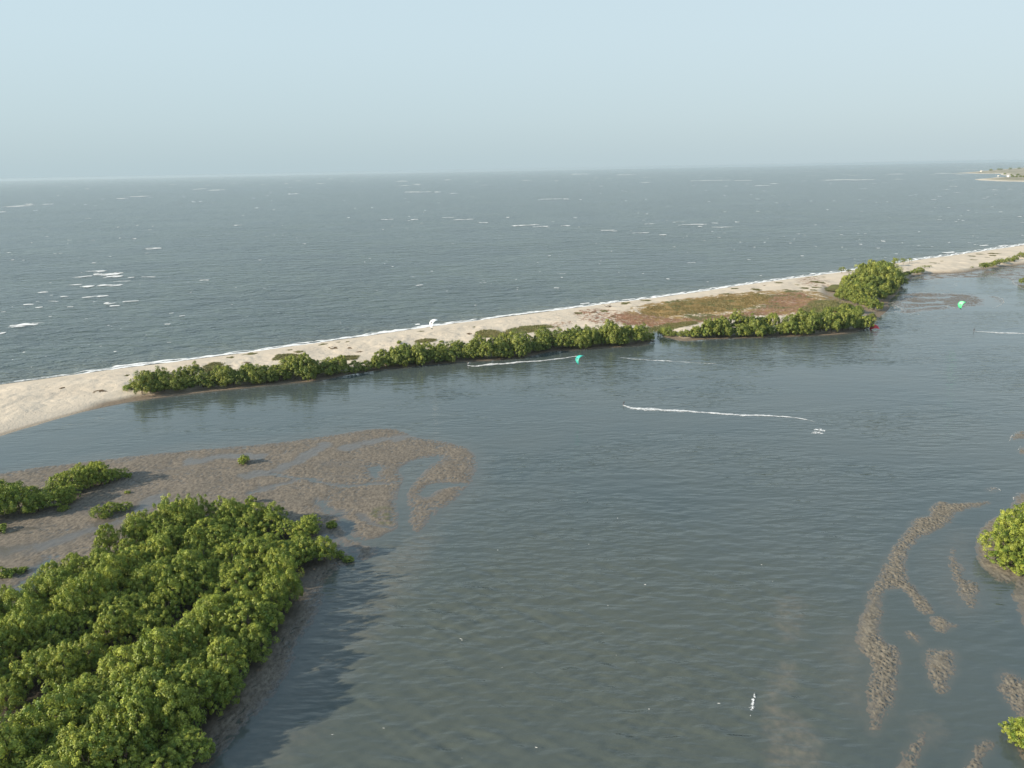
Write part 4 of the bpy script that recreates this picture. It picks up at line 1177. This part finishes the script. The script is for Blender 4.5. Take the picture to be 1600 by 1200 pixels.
# the breaking patch on the left
for x, y, Lp, Wp in [(168, 429, 34, 6), (180, 432, 22, 3), (150, 424, 30, 2.5), (128, 433, 26, 1.5), (205, 434, 9, 1.5), (232, 433, 22, 1.2), (135, 448, 18, 3), (172, 446, 34, 3), (118, 445, 16, 1.2), (145, 464, 26, 3), (160, 463, 16, 1.5), (67, 457, 13, 2.2),
                     (101, 464, 11, 1.6), (46, 476, 14, 2.0), (60, 481, 10, 1.5), (110, 480, 9, 1.2), (172, 474, 16, 3.5), (180, 478, 14, 1.5), (38, 508, 34, 4), (26, 511, 22, 2), (60, 505, 16, 1.5), (4, 521, 8, 2.5), (205, 471, 22, 1.2), (85, 471, 20, .8), (190, 440, 24, 1),
                     (241, 388, 26, 1.5), (238, 389, 14, 1), (145, 376, 6, 1), (285, 494, 10, 1), (262, 507, 10, 1.3), (370, 352, 12, 1), (210, 373, 8, 1), (146, 411, 6, 1.2), (320, 438, 14, .8), (5, 331, 8, 1.2), (30, 322, 22, 1.8), (44, 319, 14, 1), (75, 319, 12, 1.2), (190, 310, 14, 1.2), (215, 307, 20, 1.2), (316, 295, 10, .9), (338, 297, 22, 1.0), (458, 303, 16, 1),
                     (500, 287, 8, .8), (268, 490, 8, 1), (180, 550, 6, 1.4), (264, 536, 9, 1.5), (38, 551, 6, 1.5), (170, 509, 6, .8), (820, 352, 50, 1.3), (845, 354, 30, 1), (884, 353, 16, 1.8), (724, 343, 34, .9), (755, 348, 16, .9), (700, 340, 20, .6), (608, 343, 12, 1.2), (647, 343, 12, 1.3), (793, 340, 5, 1.6),
                     (950, 360, 26, 1), (960, 361, 10, 1.4), (1000, 364, 30, .8), (1035, 367, 14, 1.4), (1085, 351, 40, 1.5), (1094, 354, 8, 1.8), (1130, 355, 36, .7), (1060, 347, 24, .6), (1015, 350, 20, .6), (1152, 347, 8, 1.4), (1120, 349, 6, 1.5), (1043, 436, 6, 1.6), (870, 450, 10, 1.5), (645, 433, 8, 1),
                     (655, 446, 14, .8), (755, 442, 12, .7), (878, 434, 5, 1.3), (878, 428, 16, .6), (600, 343, 10, .8), (1380, 377, 6, 1.6), (1345, 382, 5, .8), (1170, 406, 6, 1), (1080, 411, 14, .8), (643, 300, 24, 1.2), (660, 300, 30, .8), (683, 300, 10, 1.2), (628, 283, 14, 1), (652, 288, 12, 1), (632, 290, 10, 1), (700, 281, 8, 1.0),
                     (708, 302, 14, .8), (823, 282, 8, 1), (860, 311, 40, .7), (885, 311, 8, 1), (905, 272, 30, .8), (975, 273, 26, .7), (1110, 282, 70, .6), (1160, 282, 30, .6), (1008, 285, 14, .6), (1190, 290, 26, .6), (1310, 281, 60, .8), (1345, 281, 40, .8), (1400, 272, 22, .7), (1475, 271, 20, .6), (1500, 273, 16, .5), (1485, 280.5, 2, 1.4), (1345, 295, 3, 1.2), (1490, 291, 8, .6), (1210, 287, 10, .8), (1402, 280, 5, .8)]:
    q = g1(x, y); sp = math.hypot(q[0], q[1]) / F
    cap(q, Lp * sp * 1.05, Wp * sp * sp * F / CAM_H * 1.25, drn(g.normal(8, 12)))
# scattered small crests
for _ in range(430):
    y = 272 + 250 * g.uniform(0, 1) ** 1.5; x = g.uniform(-40, 1640)
    ysea = np.interp(x, [p[0] for p in SEA_EDGE], [p[1] for p in SEA_EDGE]); yh = 284 - 30 * x / 1600
    y = yh + 4 + (ysea - yh - 12) * g.uniform(0, 1) ** 1.25
    q = g1(x, y); sp = math.hypot(q[0], q[1]) / F
    cap(q, g.uniform(2, 7) * sp, g.uniform(.35, 1.0) * sp * sp * F / CAM_H * 0.75, drn(g.normal(14, 16)))
# and in the lagoon
for x, y, Lp, Wp in [(785, 1045, 12, 1.5), (942, 991, 7, 1.6), (963, 1026, 4, 1.5), (1190, 884, 5, 1.5), (1207, 910, 3, 1.5), (920, 852, 3, 1.4), (778, 861, 3, 1.3), (1008, 915, 5, 1), (720, 1000, 10, .9), (863, 1104, 4, 1.6), (776, 1119, 4, 1.3), (765, 1024, 5, 1), (722, 1002, 5, 1.1), (950, 948, 5, 1), (1014, 1110, 4, 1.2),
                     (965, 811, 3, 1), (918, 783, 3, 1), (722, 1187, 6, 1.4), (838, 1170, 8, 1.2), (1123, 1101, 8, .9), (600, 1140, 12, .8), (520, 1150, 12, .8)]:
    q = g1(x, y); sp = math.hypot(q[0], q[1]) / F
    cap(q, Lp * sp, Wp * sp * sp * F / CAM_H * .8, drn(-10 + g.normal(0, 6)), .10)
ribbons('whitecaps', 'small white wave crests scattered over the water', items, 'cap')

# pale foam rims on banks and the far flat
sc = lambda px, w, k, st=.5: ribbon_data(px, w, w, st, .05, .9, k)
ribbons('shore_foam', 'thin pale foam lines along mudbanks and far shallows',
        [sc([(1576, 690), (1580, 680), (1592, 674)], .6, 10), sc([(1590, 704), (1596, 697)], .6, 11), sc([(1540, 762), (1548, 770), (1556, 760), (1564, 768)], .5, 12), sc([(1583, 772), (1595, 770)], .5, 13), sc([(1585, 790), (1583, 776)], .4, 14),
         sc(zc([(640, 375), (760, 372), (900, 345), (1050, 338), (1300, 336), (1490, 336)]), 2.2, 15, 1.5), sc(zc([(1485, 338), (1530, 400), (1600, 440)]), 2.0, 16, 1), sc(zc([(940, 380), (1000, 392), (1060, 412)]), 2.2, 17, 1), sc(zc([(1000, 385), (1055, 395)]), 1.5, 18, 1),
         sc(zc([(560, 470), (680, 462), (860, 468), (1000, 476), (1040, 480)]), 2.4, 19, 1), sc(zc([(1250, 487), (1390, 498), (1440, 540), (1380, 590), (1280, 595)]), 1.6, 20, 1), sc(zc([(520, 620), (640, 640), (760, 610), (870, 600)]), 2.6, 21, 1), sc(zc([(720, 590), (770, 605), (840, 600)]), 1.5, 22, 1),
         sc(zc([(960, 590), (975, 560), (1000, 560), (1015, 595), (1050, 602)]), 1.5, 23, .7), sc(zc([(450, 560), (510, 545), (540, 580), (590, 600), (560, 615)]), 4.0, 24, 1), sc(zc([(490, 560), (520, 600), (500, 630)]), 3.5, 25, 1), sc(zc([(570, 560), (610, 550), (690, 545)]), 1.3, 26, 1),
         sc(zc([(800, 520), (860, 545), (960, 545)]), 1.2, 27, 1), sc(zc([(740, 505), (820, 500), (900, 520)]), 1.2, 28, 1), sc(zc([(1100, 540), (1200, 535)]), 1.0, 29, 1), sc(zc([(880, 440), (1030, 470)]), 1.0, 30, 1), sc(zc([(900, 320), (1100, 310), (1300, 325), (1480, 318)]), 2.0, 31, 1), sc(zc([(1250, 310), (1400, 300), (1600, 315)]), 1.8, 32, 1),
         sc(zc([(700, 320), (900, 315), (1050, 330)]), 1.4, 33, 1), sc(zc([(640, 650), (700, 640), (730, 655)]), 2.5, 34, 1), sc(zc([(1010, 575), (990, 560), (975, 575)]), 1.0, 35, .7)], 'scum')

# wakes of the riders
ribbons('wake', 'white wake trail of the rider in dark clothes in mid lagoon', [ribbon_data([(972, 633), (985, 637), (1000, 639.5), (1040, 641), (1080, 643), (1130, 647), (1180, 649.5), (1235, 651.5), (1260, 656), (1285, 661)], [1.6, 6.0, 4.4, 3.6, 3.2, 2.9, 2.6, 2.0, 1.2], 0, .5, .04, .6, 1, hump=.06, head=30)], 'wake', 'wake')
ribbons('wake', 'white wake trail of the rider in a pale shirt along the hedge', [ribbon_data([(730, 571), (745, 572.5), (760, 570), (790, 568), (830, 565), (880, 560), (915, 554)], [1.6, 5.6, 4.0, 3.0, 2.2, 1.4], 0, .5, .04, .6, 2, hump=.06, head=30),
         ribbon_data([(960, 558), (1000, 562), (1060, 565), (1130, 569)], [.4, 1.8, 1.4, .8], 0, .5, .04, 1.2, 3)], 'wake', 'wake')
ribbons('wake', 'white wake trail of the rider near the green kite', [ribbon_data([(1521, 518), (1535, 519), (1560, 520), (1600, 521.5), (1660, 523)], [1.6, 5.2, 4.2, 4.0, 3.0], 0, .6, .04, .5, 4, hump=.06, head=30)], 'wake', 'wake')
ribbons('splash_foam', 'round patch of white foam where the mid lagoon wake ends', [ribbon_data([(1270, 671), (1282, 673), (1291, 674)], [2, 6, 7, 4, 1], 0, .4, .04, .5, 5, across=9), ribbon_data([(1266, 677), (1278, 675), (1288, 678)], [1, 4, 5, 3, 1], 0, .4, .03, .5, 6, across=7)], 'splash', 'foam')
ribbons('splash_foam', 'upright streak of white foam in the near lagoon', [ribbon_data([(1181, 1080), (1178, 1092), (1176, 1104), (1172, 1112), (1171, 1122)], [.2, .7, 1.0, .8, .3], 0, .12, .10, .8, 7), ribbon_data([(1168, 1106), (1175, 1106)], .3, .4, .15, .10, .4, 8)], 'splash', 'foam')

# ================================================================== KITES, RIDERS, BOARDS
def kite(name, label, K, target, hint, cols, span=2.7, chord=2.1, arc=72, lines=True, face=0.0):
    """inflatable arched kite: z axis points away from the rider, x is the span, y the leading edge side"""
    e = empty(name, tuple(K))
    zax = Vector(K) - Vector(target); dist = zax.length; zax.normalize()
    xax = Vector(hint) - Vector(hint).dot(zax) * zax; xax.normalize()
    rider_w = Vector(target)
    if face:
        zax = (zax + face * (Vector((0, 0, CAM_H)) - Vector(K)).normalized()).normalized()
        xax = Vector(hint) - Vector(hint).dot(zax) * zax; xax.normalize()
    yax = zax.cross(xax)
    m = Matrix((xax, yax, zax)).transposed().to_4x4(); m.translation = Vector(K)
    e.matrix_world = m
    hand = np.array(m.inverted() @ rider_w)
    n, mq = 33, 9
    T = np.linspace(-1, 1, n)
    A = T * rad(arc)
    rr = span
    ch = chord * (1 - 0.72 * np.abs(T) ** 2.4)
    sweep = -0.55 * np.abs(T) ** 2 * chord
    def surf(i, c):
        th = A[i]; cam_ = 0.10 * math.sin(math.pi * min(1, c ** .7)) * ch[i]
        r_ = rr + cam_
        return np.array([math.sin(th) * r_, sweep[i] + (0.5 - c) * ch[i] + .1 * chord, (math.cos(th)) * r_ - rr])
    def sheet(i0, i1, c0, c1, off):
        I = range(i0, i1 + 1); Cc = np.linspace(c0, c1, mq)
        v = []
        for i in I:
            th = A[i]
            for c in Cc:
                v.append(surf(i, c) + off * np.array([math.sin(th), 0, math.cos(th)]))
        f = grid_faces(len(I), mq)
        return np.array(v), f
    v, f = sheet(4, n - 5, 0, 1, 0)
    v2, _ = sheet(4, n - 5, 0, 1, -.015)
    cnp = mesh_obj('canopy', np.concatenate([v, v2]), np.concatenate([f, f[:, ::-1] + len(v)]), cols[0], e, True)
    for a, b in ((0, 4), (n - 5, n - 1)):
        v, f = sheet(a, b, 0, 1, 0); v2, _ = sheet(a, b, 0, 1, -.015)
        mesh_obj('wing_tip', np.concatenate([v, v2]), np.concatenate([f, f[:, ::-1] + len(v)]), cols[1], e, True)
    v, f = sheet(11, 15, .30, .72, .02)
    mesh_obj('emblem', v, f, cols[3], cnp, True)
    v, f = sheet(14, 24, .12, .86, .012)
    mesh_obj('panel', v, f, cols[4], cnp, True)
    mb = MB(); mb.tube([surf(i, 0) for i in range(n)], [0.05 + .09 * (1 - abs(t) ** 1.5) for t in T], 8)
    mb.build('leading_edge', cols[2], e)
    for i in (6, 11, 16, 21, 26):
        mb = MB(); mb.tube([surf(i, c) - .05 * np.array([math.sin(A[i]), 0, math.cos(A[i])]) for c in (0, .4, .9)], [.06, .05, .03], 6)
        mb.build('strut', cols[2], e)
    if lines:
        for i, c in ((1, .2), (n - 2, .2), (1, .9), (n - 2, .9)):
            mb = MB(); s = surf(i, c); mb.tube([s, hand + np.array([np.sign(T[i]) * (.25 if c > .5 else .03), 0, 0])], [.0025, .0025], 4)
            mb.build('flying_line', M_line, e)
        mb = MB(); mb.tube([hand + np.array([q_, 0, 0]) for q_ in (-.27, -.05, .05, .27)], [.016, .014, .014, .016], 8)
        mb.build('control_bar', M_black, e)
    return tag(e, label, 'kite')

M_line = plain('kite_line', (0.5, 0.5, 0.5), .7)
M_black = plain('black_rubber', (0.02, 0.02, 0.025), .6)
def cloth(name, c): return plain(name, c, .5, .08, 1.0)
K_white, K_teal, K_green, K_red = cloth('white_sail', (.80, .84, .86)), cloth('teal_sail', (.02, .34, .29)), cloth('green_sail', (.06, .50, .22)), cloth('red_sail', (.52, .03, .045))
K_dark, K_lteal, K_lgreen, K_dteal, K_dgreen, K_pink = cloth('dark_sail', (.03, .045, .06)), cloth('pale_teal_sail', (.05, .50, .42)), cloth('pale_green_sail', (.30, .72, .42)), cloth('deep_teal_sail', (.01, .17, .17)), cloth('deep_green_sail', (.02, .30, .11)), cloth('pink_sail', (.70, .20, .24))

def rider_pt(x, y): 
    q = g1(x, y); return np.array([q[0], q[1], 0.0])
def kite_pt(px, rider, L):
    d = rays([px])[0]; d = d / np.linalg.norm(d); o = np.array([0, 0, CAM_H]); c = rider + np.array([0, 0, 1.2])
    b = d @ (o - c); cc = (o - c) @ (o - c) - L * L
    disc = b * b - cc
    t = -b - math.sqrt(max(disc, 0)) if disc > 0 else -b
    p = o + d * t
    if p[2] < 4 and disc > 0:
        p = o + d * (-b - math.sqrt(disc))
    return p

def bend_tube(): pass
def rider(label, pos, head, top_col, leg_col, hair_col, tint):
    """person leaning back on a board, arms forward to the bar. head: travel direction (radians)"""
    z0 = .16
    J = dict(pel=(0, -.10, .62), chest=(0, -.34, 1.02), neck=(0, -.40, 1.18), hd=(0, -.40, 1.30), top=(0, -.41, 1.42))
    verts, edges, radii = [], [], []
    def add(p, r, par=None):
        verts.append((p[0], p[1], p[2] + z0 - .08)); radii.append(r)
        if par is not None: edges.append((par, len(verts) - 1))
        return len(verts) - 1
    pel = add(J['pel'], .14); wai = add((0, -.22, .84), .12, pel); che = add(J['chest'], .155, wai); nec = add(J['neck'], .055, che)
    hd = add(J['hd'], .095, nec); tp = add(J['top'], .075, hd); add((0, -.31, 1.285), .03, hd)
    for s in (-1, 1):
        hip = add((s * .10, -.06, .56), .10, pel); kn = add((s * .26, .10, .36), .065, hip); an = add((s * .30, .02, .06), .045, kn); add((s * .33, .16, .03), .035, an)
        sh = add((s * .18, -.34, 1.08), .065, che); el = add((s * .24, -.10, .98), .045, sh); wr = add((s * .17, .13, 1.05), .032, el); pa = add((s * .155, .20, 1.065), .034, wr)
        for k in range(4):
            kk = add((s * (.12 + .022 * k), .255, 1.085), .010, pa); add((s * (.12 + .022 * k), .265, 1.055 + .002 * k), .009, kk)
        th = add((s * .115, .20, 1.04), .011, pa); add((s * .105, .24, 1.035), .009, th)
    me = bpy.data.meshes.new('person'); me.from_pydata(verts, edges, []); 
    o = bpy.data.objects.new('person', me); COL.objects.link(o)
    md = o.modifiers.new('skin', 'SKIN'); md.use_smooth_shade = True
    for i, r in enumerate(radii): me.skin_vertices[0].data[i].radius = (r, r)
    me.skin_vertices[0].data[0].use_root = True
    sb = o.modifiers.new('sub', 'SUBSURF'); sb.levels = 1; sb.render_levels = 1
    dg = bpy.context.evaluated_depsgraph_get()
    me2 = bpy.data.meshes.new_from_object(o.evaluated_get(dg))
    o.modifiers.clear(); o.data = me2; bpy.data.meshes.remove(me)
    me2.materials.clear()
    skin = plain('skin_' + tint, (.20, .11, .07), .6); topm = plain('top_' + tint, top_col, .8, .1); legm = plain('shorts_' + tint, leg_col, .8, .1)
    for m_ in (skin, topm, legm): me2.materials.append(m_)
    for p in me2.polygons:
        c = p.center; zz = c.z - z0 + .08
        p.use_smooth = True
        if zz > 1.14: p.material_index = 0
        elif zz > .70: p.material_index = 1 if c.y < .06 else 0
        elif zz > .34: p.material_index = 2
        else: p.material_index = 0
    o.location = pos; o.rotation_euler = (0, 0, head)
    mb = MB()
    u = np.linspace(0, math.pi * .55, 6); w = np.linspace(0, 2 * math.pi, 13)[:-1]
    v = [(0.108 * math.sin(a) * math.cos(b), -.415 + .108 * math.sin(a) * math.sin(b) - .02, 1.30 + z0 - .08 + .145 * math.cos(a)) for a in u for b in w]
    f = [(i * 12 + j, i * 12 + (j + 1) % 12, (i + 1) * 12 + (j + 1) % 12, (i + 1) * 12 + j) for i in range(5) for j in range(12)]
    mb.add(v, f); mb.build('hair', plain('hair_' + tint, hair_col, .8), o)
    tag(o, label, 'person', 'kite riders on the lagoon')
    return o

def board(label, pos, head, col):
    n = 25; t = np.linspace(-1, 1, n)
    w = .21 * (1 - np.abs(t) ** 5 * .45); zr = .07 * np.abs(t) ** 3 + .09
    V, Fq = [], []
    for i in range(n):
        for s, dz in ((-1, 0), (1, 0), (1, .014), (-1, .014)):
            V.append((t[i] * .70, s * w[i], zr[i] + dz))
    for i in range(n - 1):
        for k in range(4):
            Fq.append((i * 4 + k, i * 4 + (k + 1) % 4, i * 4 + 4 + (k + 1) % 4, i * 4 + 4 + k))
    Fq += [(0, 3, 2, 1), tuple((n - 1) * 4 + k for k in range(4))]
    o = mesh_obj('kiteboard', V, Fq, col)
    for s in (-1, 1):
        mb = MB(); mb.box((s * .30, .0, .112), (.16, .26, .02)); fp_ = mb.build('foot_pad', M_black, o, False)
        mb = MB(); mb.tube([(s * .30 - .05, -.1, .12), (s * .30, -.08, .19), (s * .30, .08, .19), (s * .30 - .05, .1, .12)], [.02] * 4, 6); mb.build('foot_strap', M_black, fp_)
        mb = MB(); mb.box((s * .62, .1, .075), (.09, .008, .05)); mb.box((s * .62, -.1, .075), (.09, .008, .05)); mb.build('fin', M_black, o, False)
    o.location = pos; o.rotation_euler = (0, 0, head)
    tag(o, label, 'kiteboard', 'kiteboards under the riders')
    return o

rA, rB, rC = rider_pt(731, 570.5), rider_pt(974, 632.5), rider_pt(1521.5, 517.5)
KB = [(rA, (675.5, 503), 'white kite with dark tips flying over the surf line', (K_white, K_dark, K_white, K_dark, K_white), (.45, .25, .85), 'pale shirt', 'w'),
      (rB, (903.5, 559), 'teal kite flying low in front of the middle hedge', (K_teal, K_dteal, K_teal, K_dteal, K_lteal), (.35, .2, .9), 'dark clothes', 'd'),
      (rC, (1502, 474.5), 'bright green kite flying over the far sandbar', (K_green, K_dark, K_green, K_dgreen, K_lgreen), (.2, -.2, .95), 'dark clothes', 'e')]
M_board = plain('board_deck', (.25, .27, .3), .4)
for i, (rp, kp, lab, cols, hint, cl, tn) in enumerate(KB):
    K = kite_pt(kp, rp, (26, 24, 24)[i])
    kd = math.atan2(K[1] - rp[1], K[0] - rp[0])
    kite('kite', lab, K, rp + np.array([0, 0, 1.2]), hint, cols, span=(2.8, 2.15, 2.4)[i], chord=(2.1, 1.9, 2.3)[i], face=(.75, .75, .5)[i])
    hd = kd - math.pi / 2
    tc, lc_ = ((.75, .75, .72), (.10, .12, .2)) if i == 0 else ((.02, .022, .03), (.025, .02, .02))
    rider(['person in a pale shirt riding a kiteboard close to the middle hedge', 'person in dark clothes riding a kiteboard across mid lagoon', 'person in dark clothes riding a kiteboard near the green kite'][i],
          tuple(rp), hd, tc, lc_, (.02, .015, .012), tn)
    board(['kiteboard under the rider in the pale shirt', 'kiteboard under the dark rider in mid lagoon', 'kiteboard under the rider near the green kite'][i], tuple(rp), hd, M_board)

# red kite lying on the shore of the point
q = on_ground([(1365, 515)])[0]
kite('landed_kite', 'red kite lying at the water edge on the tip of the point', (q[0], q[1], 1.5), (q[0] + 9, q[1] + 12, -9), (1, -.25, .12), (K_red, K_pink, K_pink, K_dark, K_red), span=2.7, chord=2.3, arc=70, lines=False)

# ================================================================== DRIFTWOOD
def driftwood(label, x, y, s, seed, kind='stump'):
    g = np.random.default_rng(seed)
    q = on_ground([(x, y)])[0]
    mb = MB()
    if kind == 'stump':
        mb.tube([(0, 0, -.3), (.05, 0, .6), (-.15, .1, 1.3), (.1, .1, 2.1), (0, .2, 2.7)], [.42, .32, .24, .17, .06], 8)
        mb.tube([(0, 0, .2), (-.9, .1, .75), (-1.7, .2, 1.2), (-2.2, .1, 1.0)], [.30, .26, .16, .05], 7)
        mb.tube([(-.9, .1, .75), (-1.1, .1, 1.5)], [.16, .05], 6)
        mb.tube([(-1.4, 0, .3), (-2.8, .3, .5), (-4.0, .1, 1.3), (-4.5, .2, 1.8)], [.22, .2, .12, .04], 7)
        mb.tube([(.2, 0, .1), (.7, -.2, .35), (1.3, -.3, .1)], [.35, .28, .15], 7)
        mb.tube([(.4, .1, .2), (.9, .3, .9), (.8, .4, 1.5)], [.2, .14, .05], 6)
        for k in range(5):
            a = g.uniform(0, 6.28); mb.tube([(0, 0, .3), (math.cos(a) * .7, math.sin(a) * .7, .2), (math.cos(a) * 1.3, math.sin(a) * 1.3, -.1)], [.2, .15, .08], 6)
    else:
        mb.tube([(-1.6, 0, .1), (-.5, .1, .22), (.6, -.05, .2), (1.7, .1, .12)], [.2, .24, .2, .1], 7)
        mb.tube([(.3, 0, .2), (.9, .5, .6), (1.2, .9, .9)], [.12, .08, .03], 6)
        mb.tube([(-.6, 0, .2), (-1.0, -.5, .5)], [.1, .03], 6)
    o = mb.build('driftwood', MAT['drift'])
    o.location = tuple(q); o.scale = (s, s, s)
    return tag(o, label, 'driftwood')
driftwood('dark stump with bare branches on the sand at the surf line', 953, 480, .92, 1)
driftwood('dark snag log at the inlet between the hedges', 1019, 533, 1.0, 2, 'log')
driftwood('dark driftwood log beside the brown creeper on the left beach', 163, 612, .8, 3, 'log')
driftwood('short dark driftwood log on the sand left of the white kite', 215, 590, .7, 4, 'log')

# ================================================================== FAR HEADLAND
HL = G([(1486, 271.3), (1505, 270.6), (1535, 271.4), (1560, 271.2), (1572, 274.5), (1582, 276.8), (1560, 277.0), (1545, 278.5), (1522, 280.2), (1536, 281.8), (1560, 283.0), (1600, 284), (1680, 285), (1780, 286), (1780, 256), (1680, 259), (1600, 262), (1550, 266), (1510, 269.5)])
lo, hi = HL.min(0) - 60, HL.max(0) + 60
hi = np.minimum(hi, np.array([9000, 12000]))
nx, ny = 190, 260
X, Y = np.meshgrid(np.linspace(lo[0], hi[0], nx), np.linspace(lo[1], hi[1], ny), indexing='ij')
P = np.stack([X.ravel(), Y.ravel()], 1)
s = sdf(P, HL) + 12 * fbm(P[:, 0], P[:, 1], 180, 2, 5)
h = np.where(s > 0, 3.0 * (1 - np.exp(-s / 40)) + 16 * sstep(60, 600, s) * (0.7 + .6 * fbm(P[:, 0], P[:, 1], 500, 3, 8)) + 5 * sstep(45, 90, s) * np.maximum(0, fbm(P[:, 0], P[:, 1], 90, 3, 18)), np.maximum(s * .05, -3))
f = grid_faces(nx, ny)
m, nt, b = newmat('headland_scrub')
q_ = NT(nt); p_ = q_.pos()
c_ = q_.mix(q_.ramp(q_.noise(p_, .012, 5, .65), .4, .62), (.34, .30, .21), (.17, .165, .10))
c_ = q_.mix(q_.attr('shore'), c_, (.58, .52, .42))
q_.link(c_, b.inputs['Base Color']); b.inputs['Roughness'].default_value = .95
hd = mesh_obj('headland', np.column_stack([P, h]), f[(h[f] > -2).any(1)], m, smooth=True, attrs=dict(shore=sstep(60, 30, s)))
tag(hd, 'low scrubby headland with pale beaches on the horizon', None, None, 'structure')

M_wall, M_roof, M_pane = plain('house_plaster', (.80, .79, .75), .8, .05), plain('house_roof', (.62, .58, .52), .8, .1), plain('window_glass', (.04, .05, .06), .15)
def house(label, x, y, w, d, hgt):
    q = g1(x, y)
    zt = float(h[np.argmin(((P - q) ** 2).sum(1))])
    e = empty('house', (q[0], q[1], zt - .5), .3)
    mb = MB(); mb.box((0, 0, hgt / 2), (w, d, hgt)); mb.build('wall', M_wall, e, False)
    rv = [(-w * .55, -d * .56, hgt), (w * .55, -d * .56, hgt), (w * .55, d * .56, hgt), (-w * .55, d * .56, hgt), (-w * .45, 0, hgt + d * .3), (w * .45, 0, hgt + d * .3)]
    mesh_obj('roof', rv, [(0, 1, 5, 4), (2, 3, 4, 5), (1, 2, 5), (3, 0, 4), (3, 2, 1, 0)], M_roof, e)
    mb = MB(); mb.box((0, -d / 2 - .03, 1.3), (1.4, .1, 2.4)); mb.build('door', M_roof, e, False)
    for sx in (-.32, .32):
        mb = MB(); mb.box((sx * w, -d / 2 - .03, hgt * .55), (1.6, .1, 1.5)); mb.build('window', M_pane, e, False)
    return tag(e, label, 'house', 'white houses on the headland')
house('largest white house among the scrub on the headland', 1576.5, 276.5, 16, 12, 8)
house('small white house on the headland beach', 1560.5, 275.2, 12, 9, 4.5)
house('small white house on the far end of the headland', 1534, 268.9, 20, 14, 6)
for k, (x, y) in enumerate([(1582, 277.8), (1588, 278.2), (1594, 277.6), (1599, 278.6), (1580, 275.5), (1590, 275.0), (1560, 266.4), (1564, 266), (1578, 265.6), (1592, 264.6), (1548, 268.6), (1570, 273)]):
    q = g1(x, y); zt = float(h[np.argmin(((P - q) ** 2).sum(1))])
    tree('scrub_tree', 'dark scrub tree on the distant headland', 'tree', 'spit', (q[0], q[1], zt - .3), 1.7 if y > 270 else 2.4, .7, 'scrub trees on the headland')

# ================================================================== HAZE
hz = MB(); zt_ = CAM_H + 4
hz.box((0, 0, (zt_ - 6) / 2), (83000, 83000, zt_ + 6))
m = bpy.data.materials.new('haze_air'); m.use_nodes = True
nt = m.node_tree; nt.nodes.clear()
ho = nt.nodes.new('ShaderNodeOutputMaterial'); pv = nt.nodes.new('ShaderNodeVolumePrincipled')
pv.inputs['Color'].default_value = (.54, .66, .745, 1)
pv.inputs['Density'].default_value = 3.8e-5
pv.inputs['Anisotropy'].default_value = 0.1
nt.links.new(pv.outputs[0], ho.inputs['Volume'])
haze = hz.build('haze', m, None, False)
tag(haze, 'thin pale sea haze over the whole view', 'haze', None, 'stuff')
# things that share a wording are told apart by their order from the left
bylab = {}
for o in scene.objects:
    if o.parent is None and o.get('label'):
        bylab.setdefault(o['label'], []).append(o)
for lab, objs in bylab.items():
    if len(objs) > 1:
        objs.sort(key=lambda o: pix(np.array([[o.location[0], o.location[1]]]) if o.location.length > 1 else np.array([np.mean([v.co[:2] for v in o.data.vertices[:200]], 0)]))[0][0])
        for k, o in enumerate(objs):
            o['label'] = lab + ', ' + ordw(k) + ' from left'
print('trees', NTREE, 'tris', sum(len(me.polygons) for me in bpy.data.meshes))
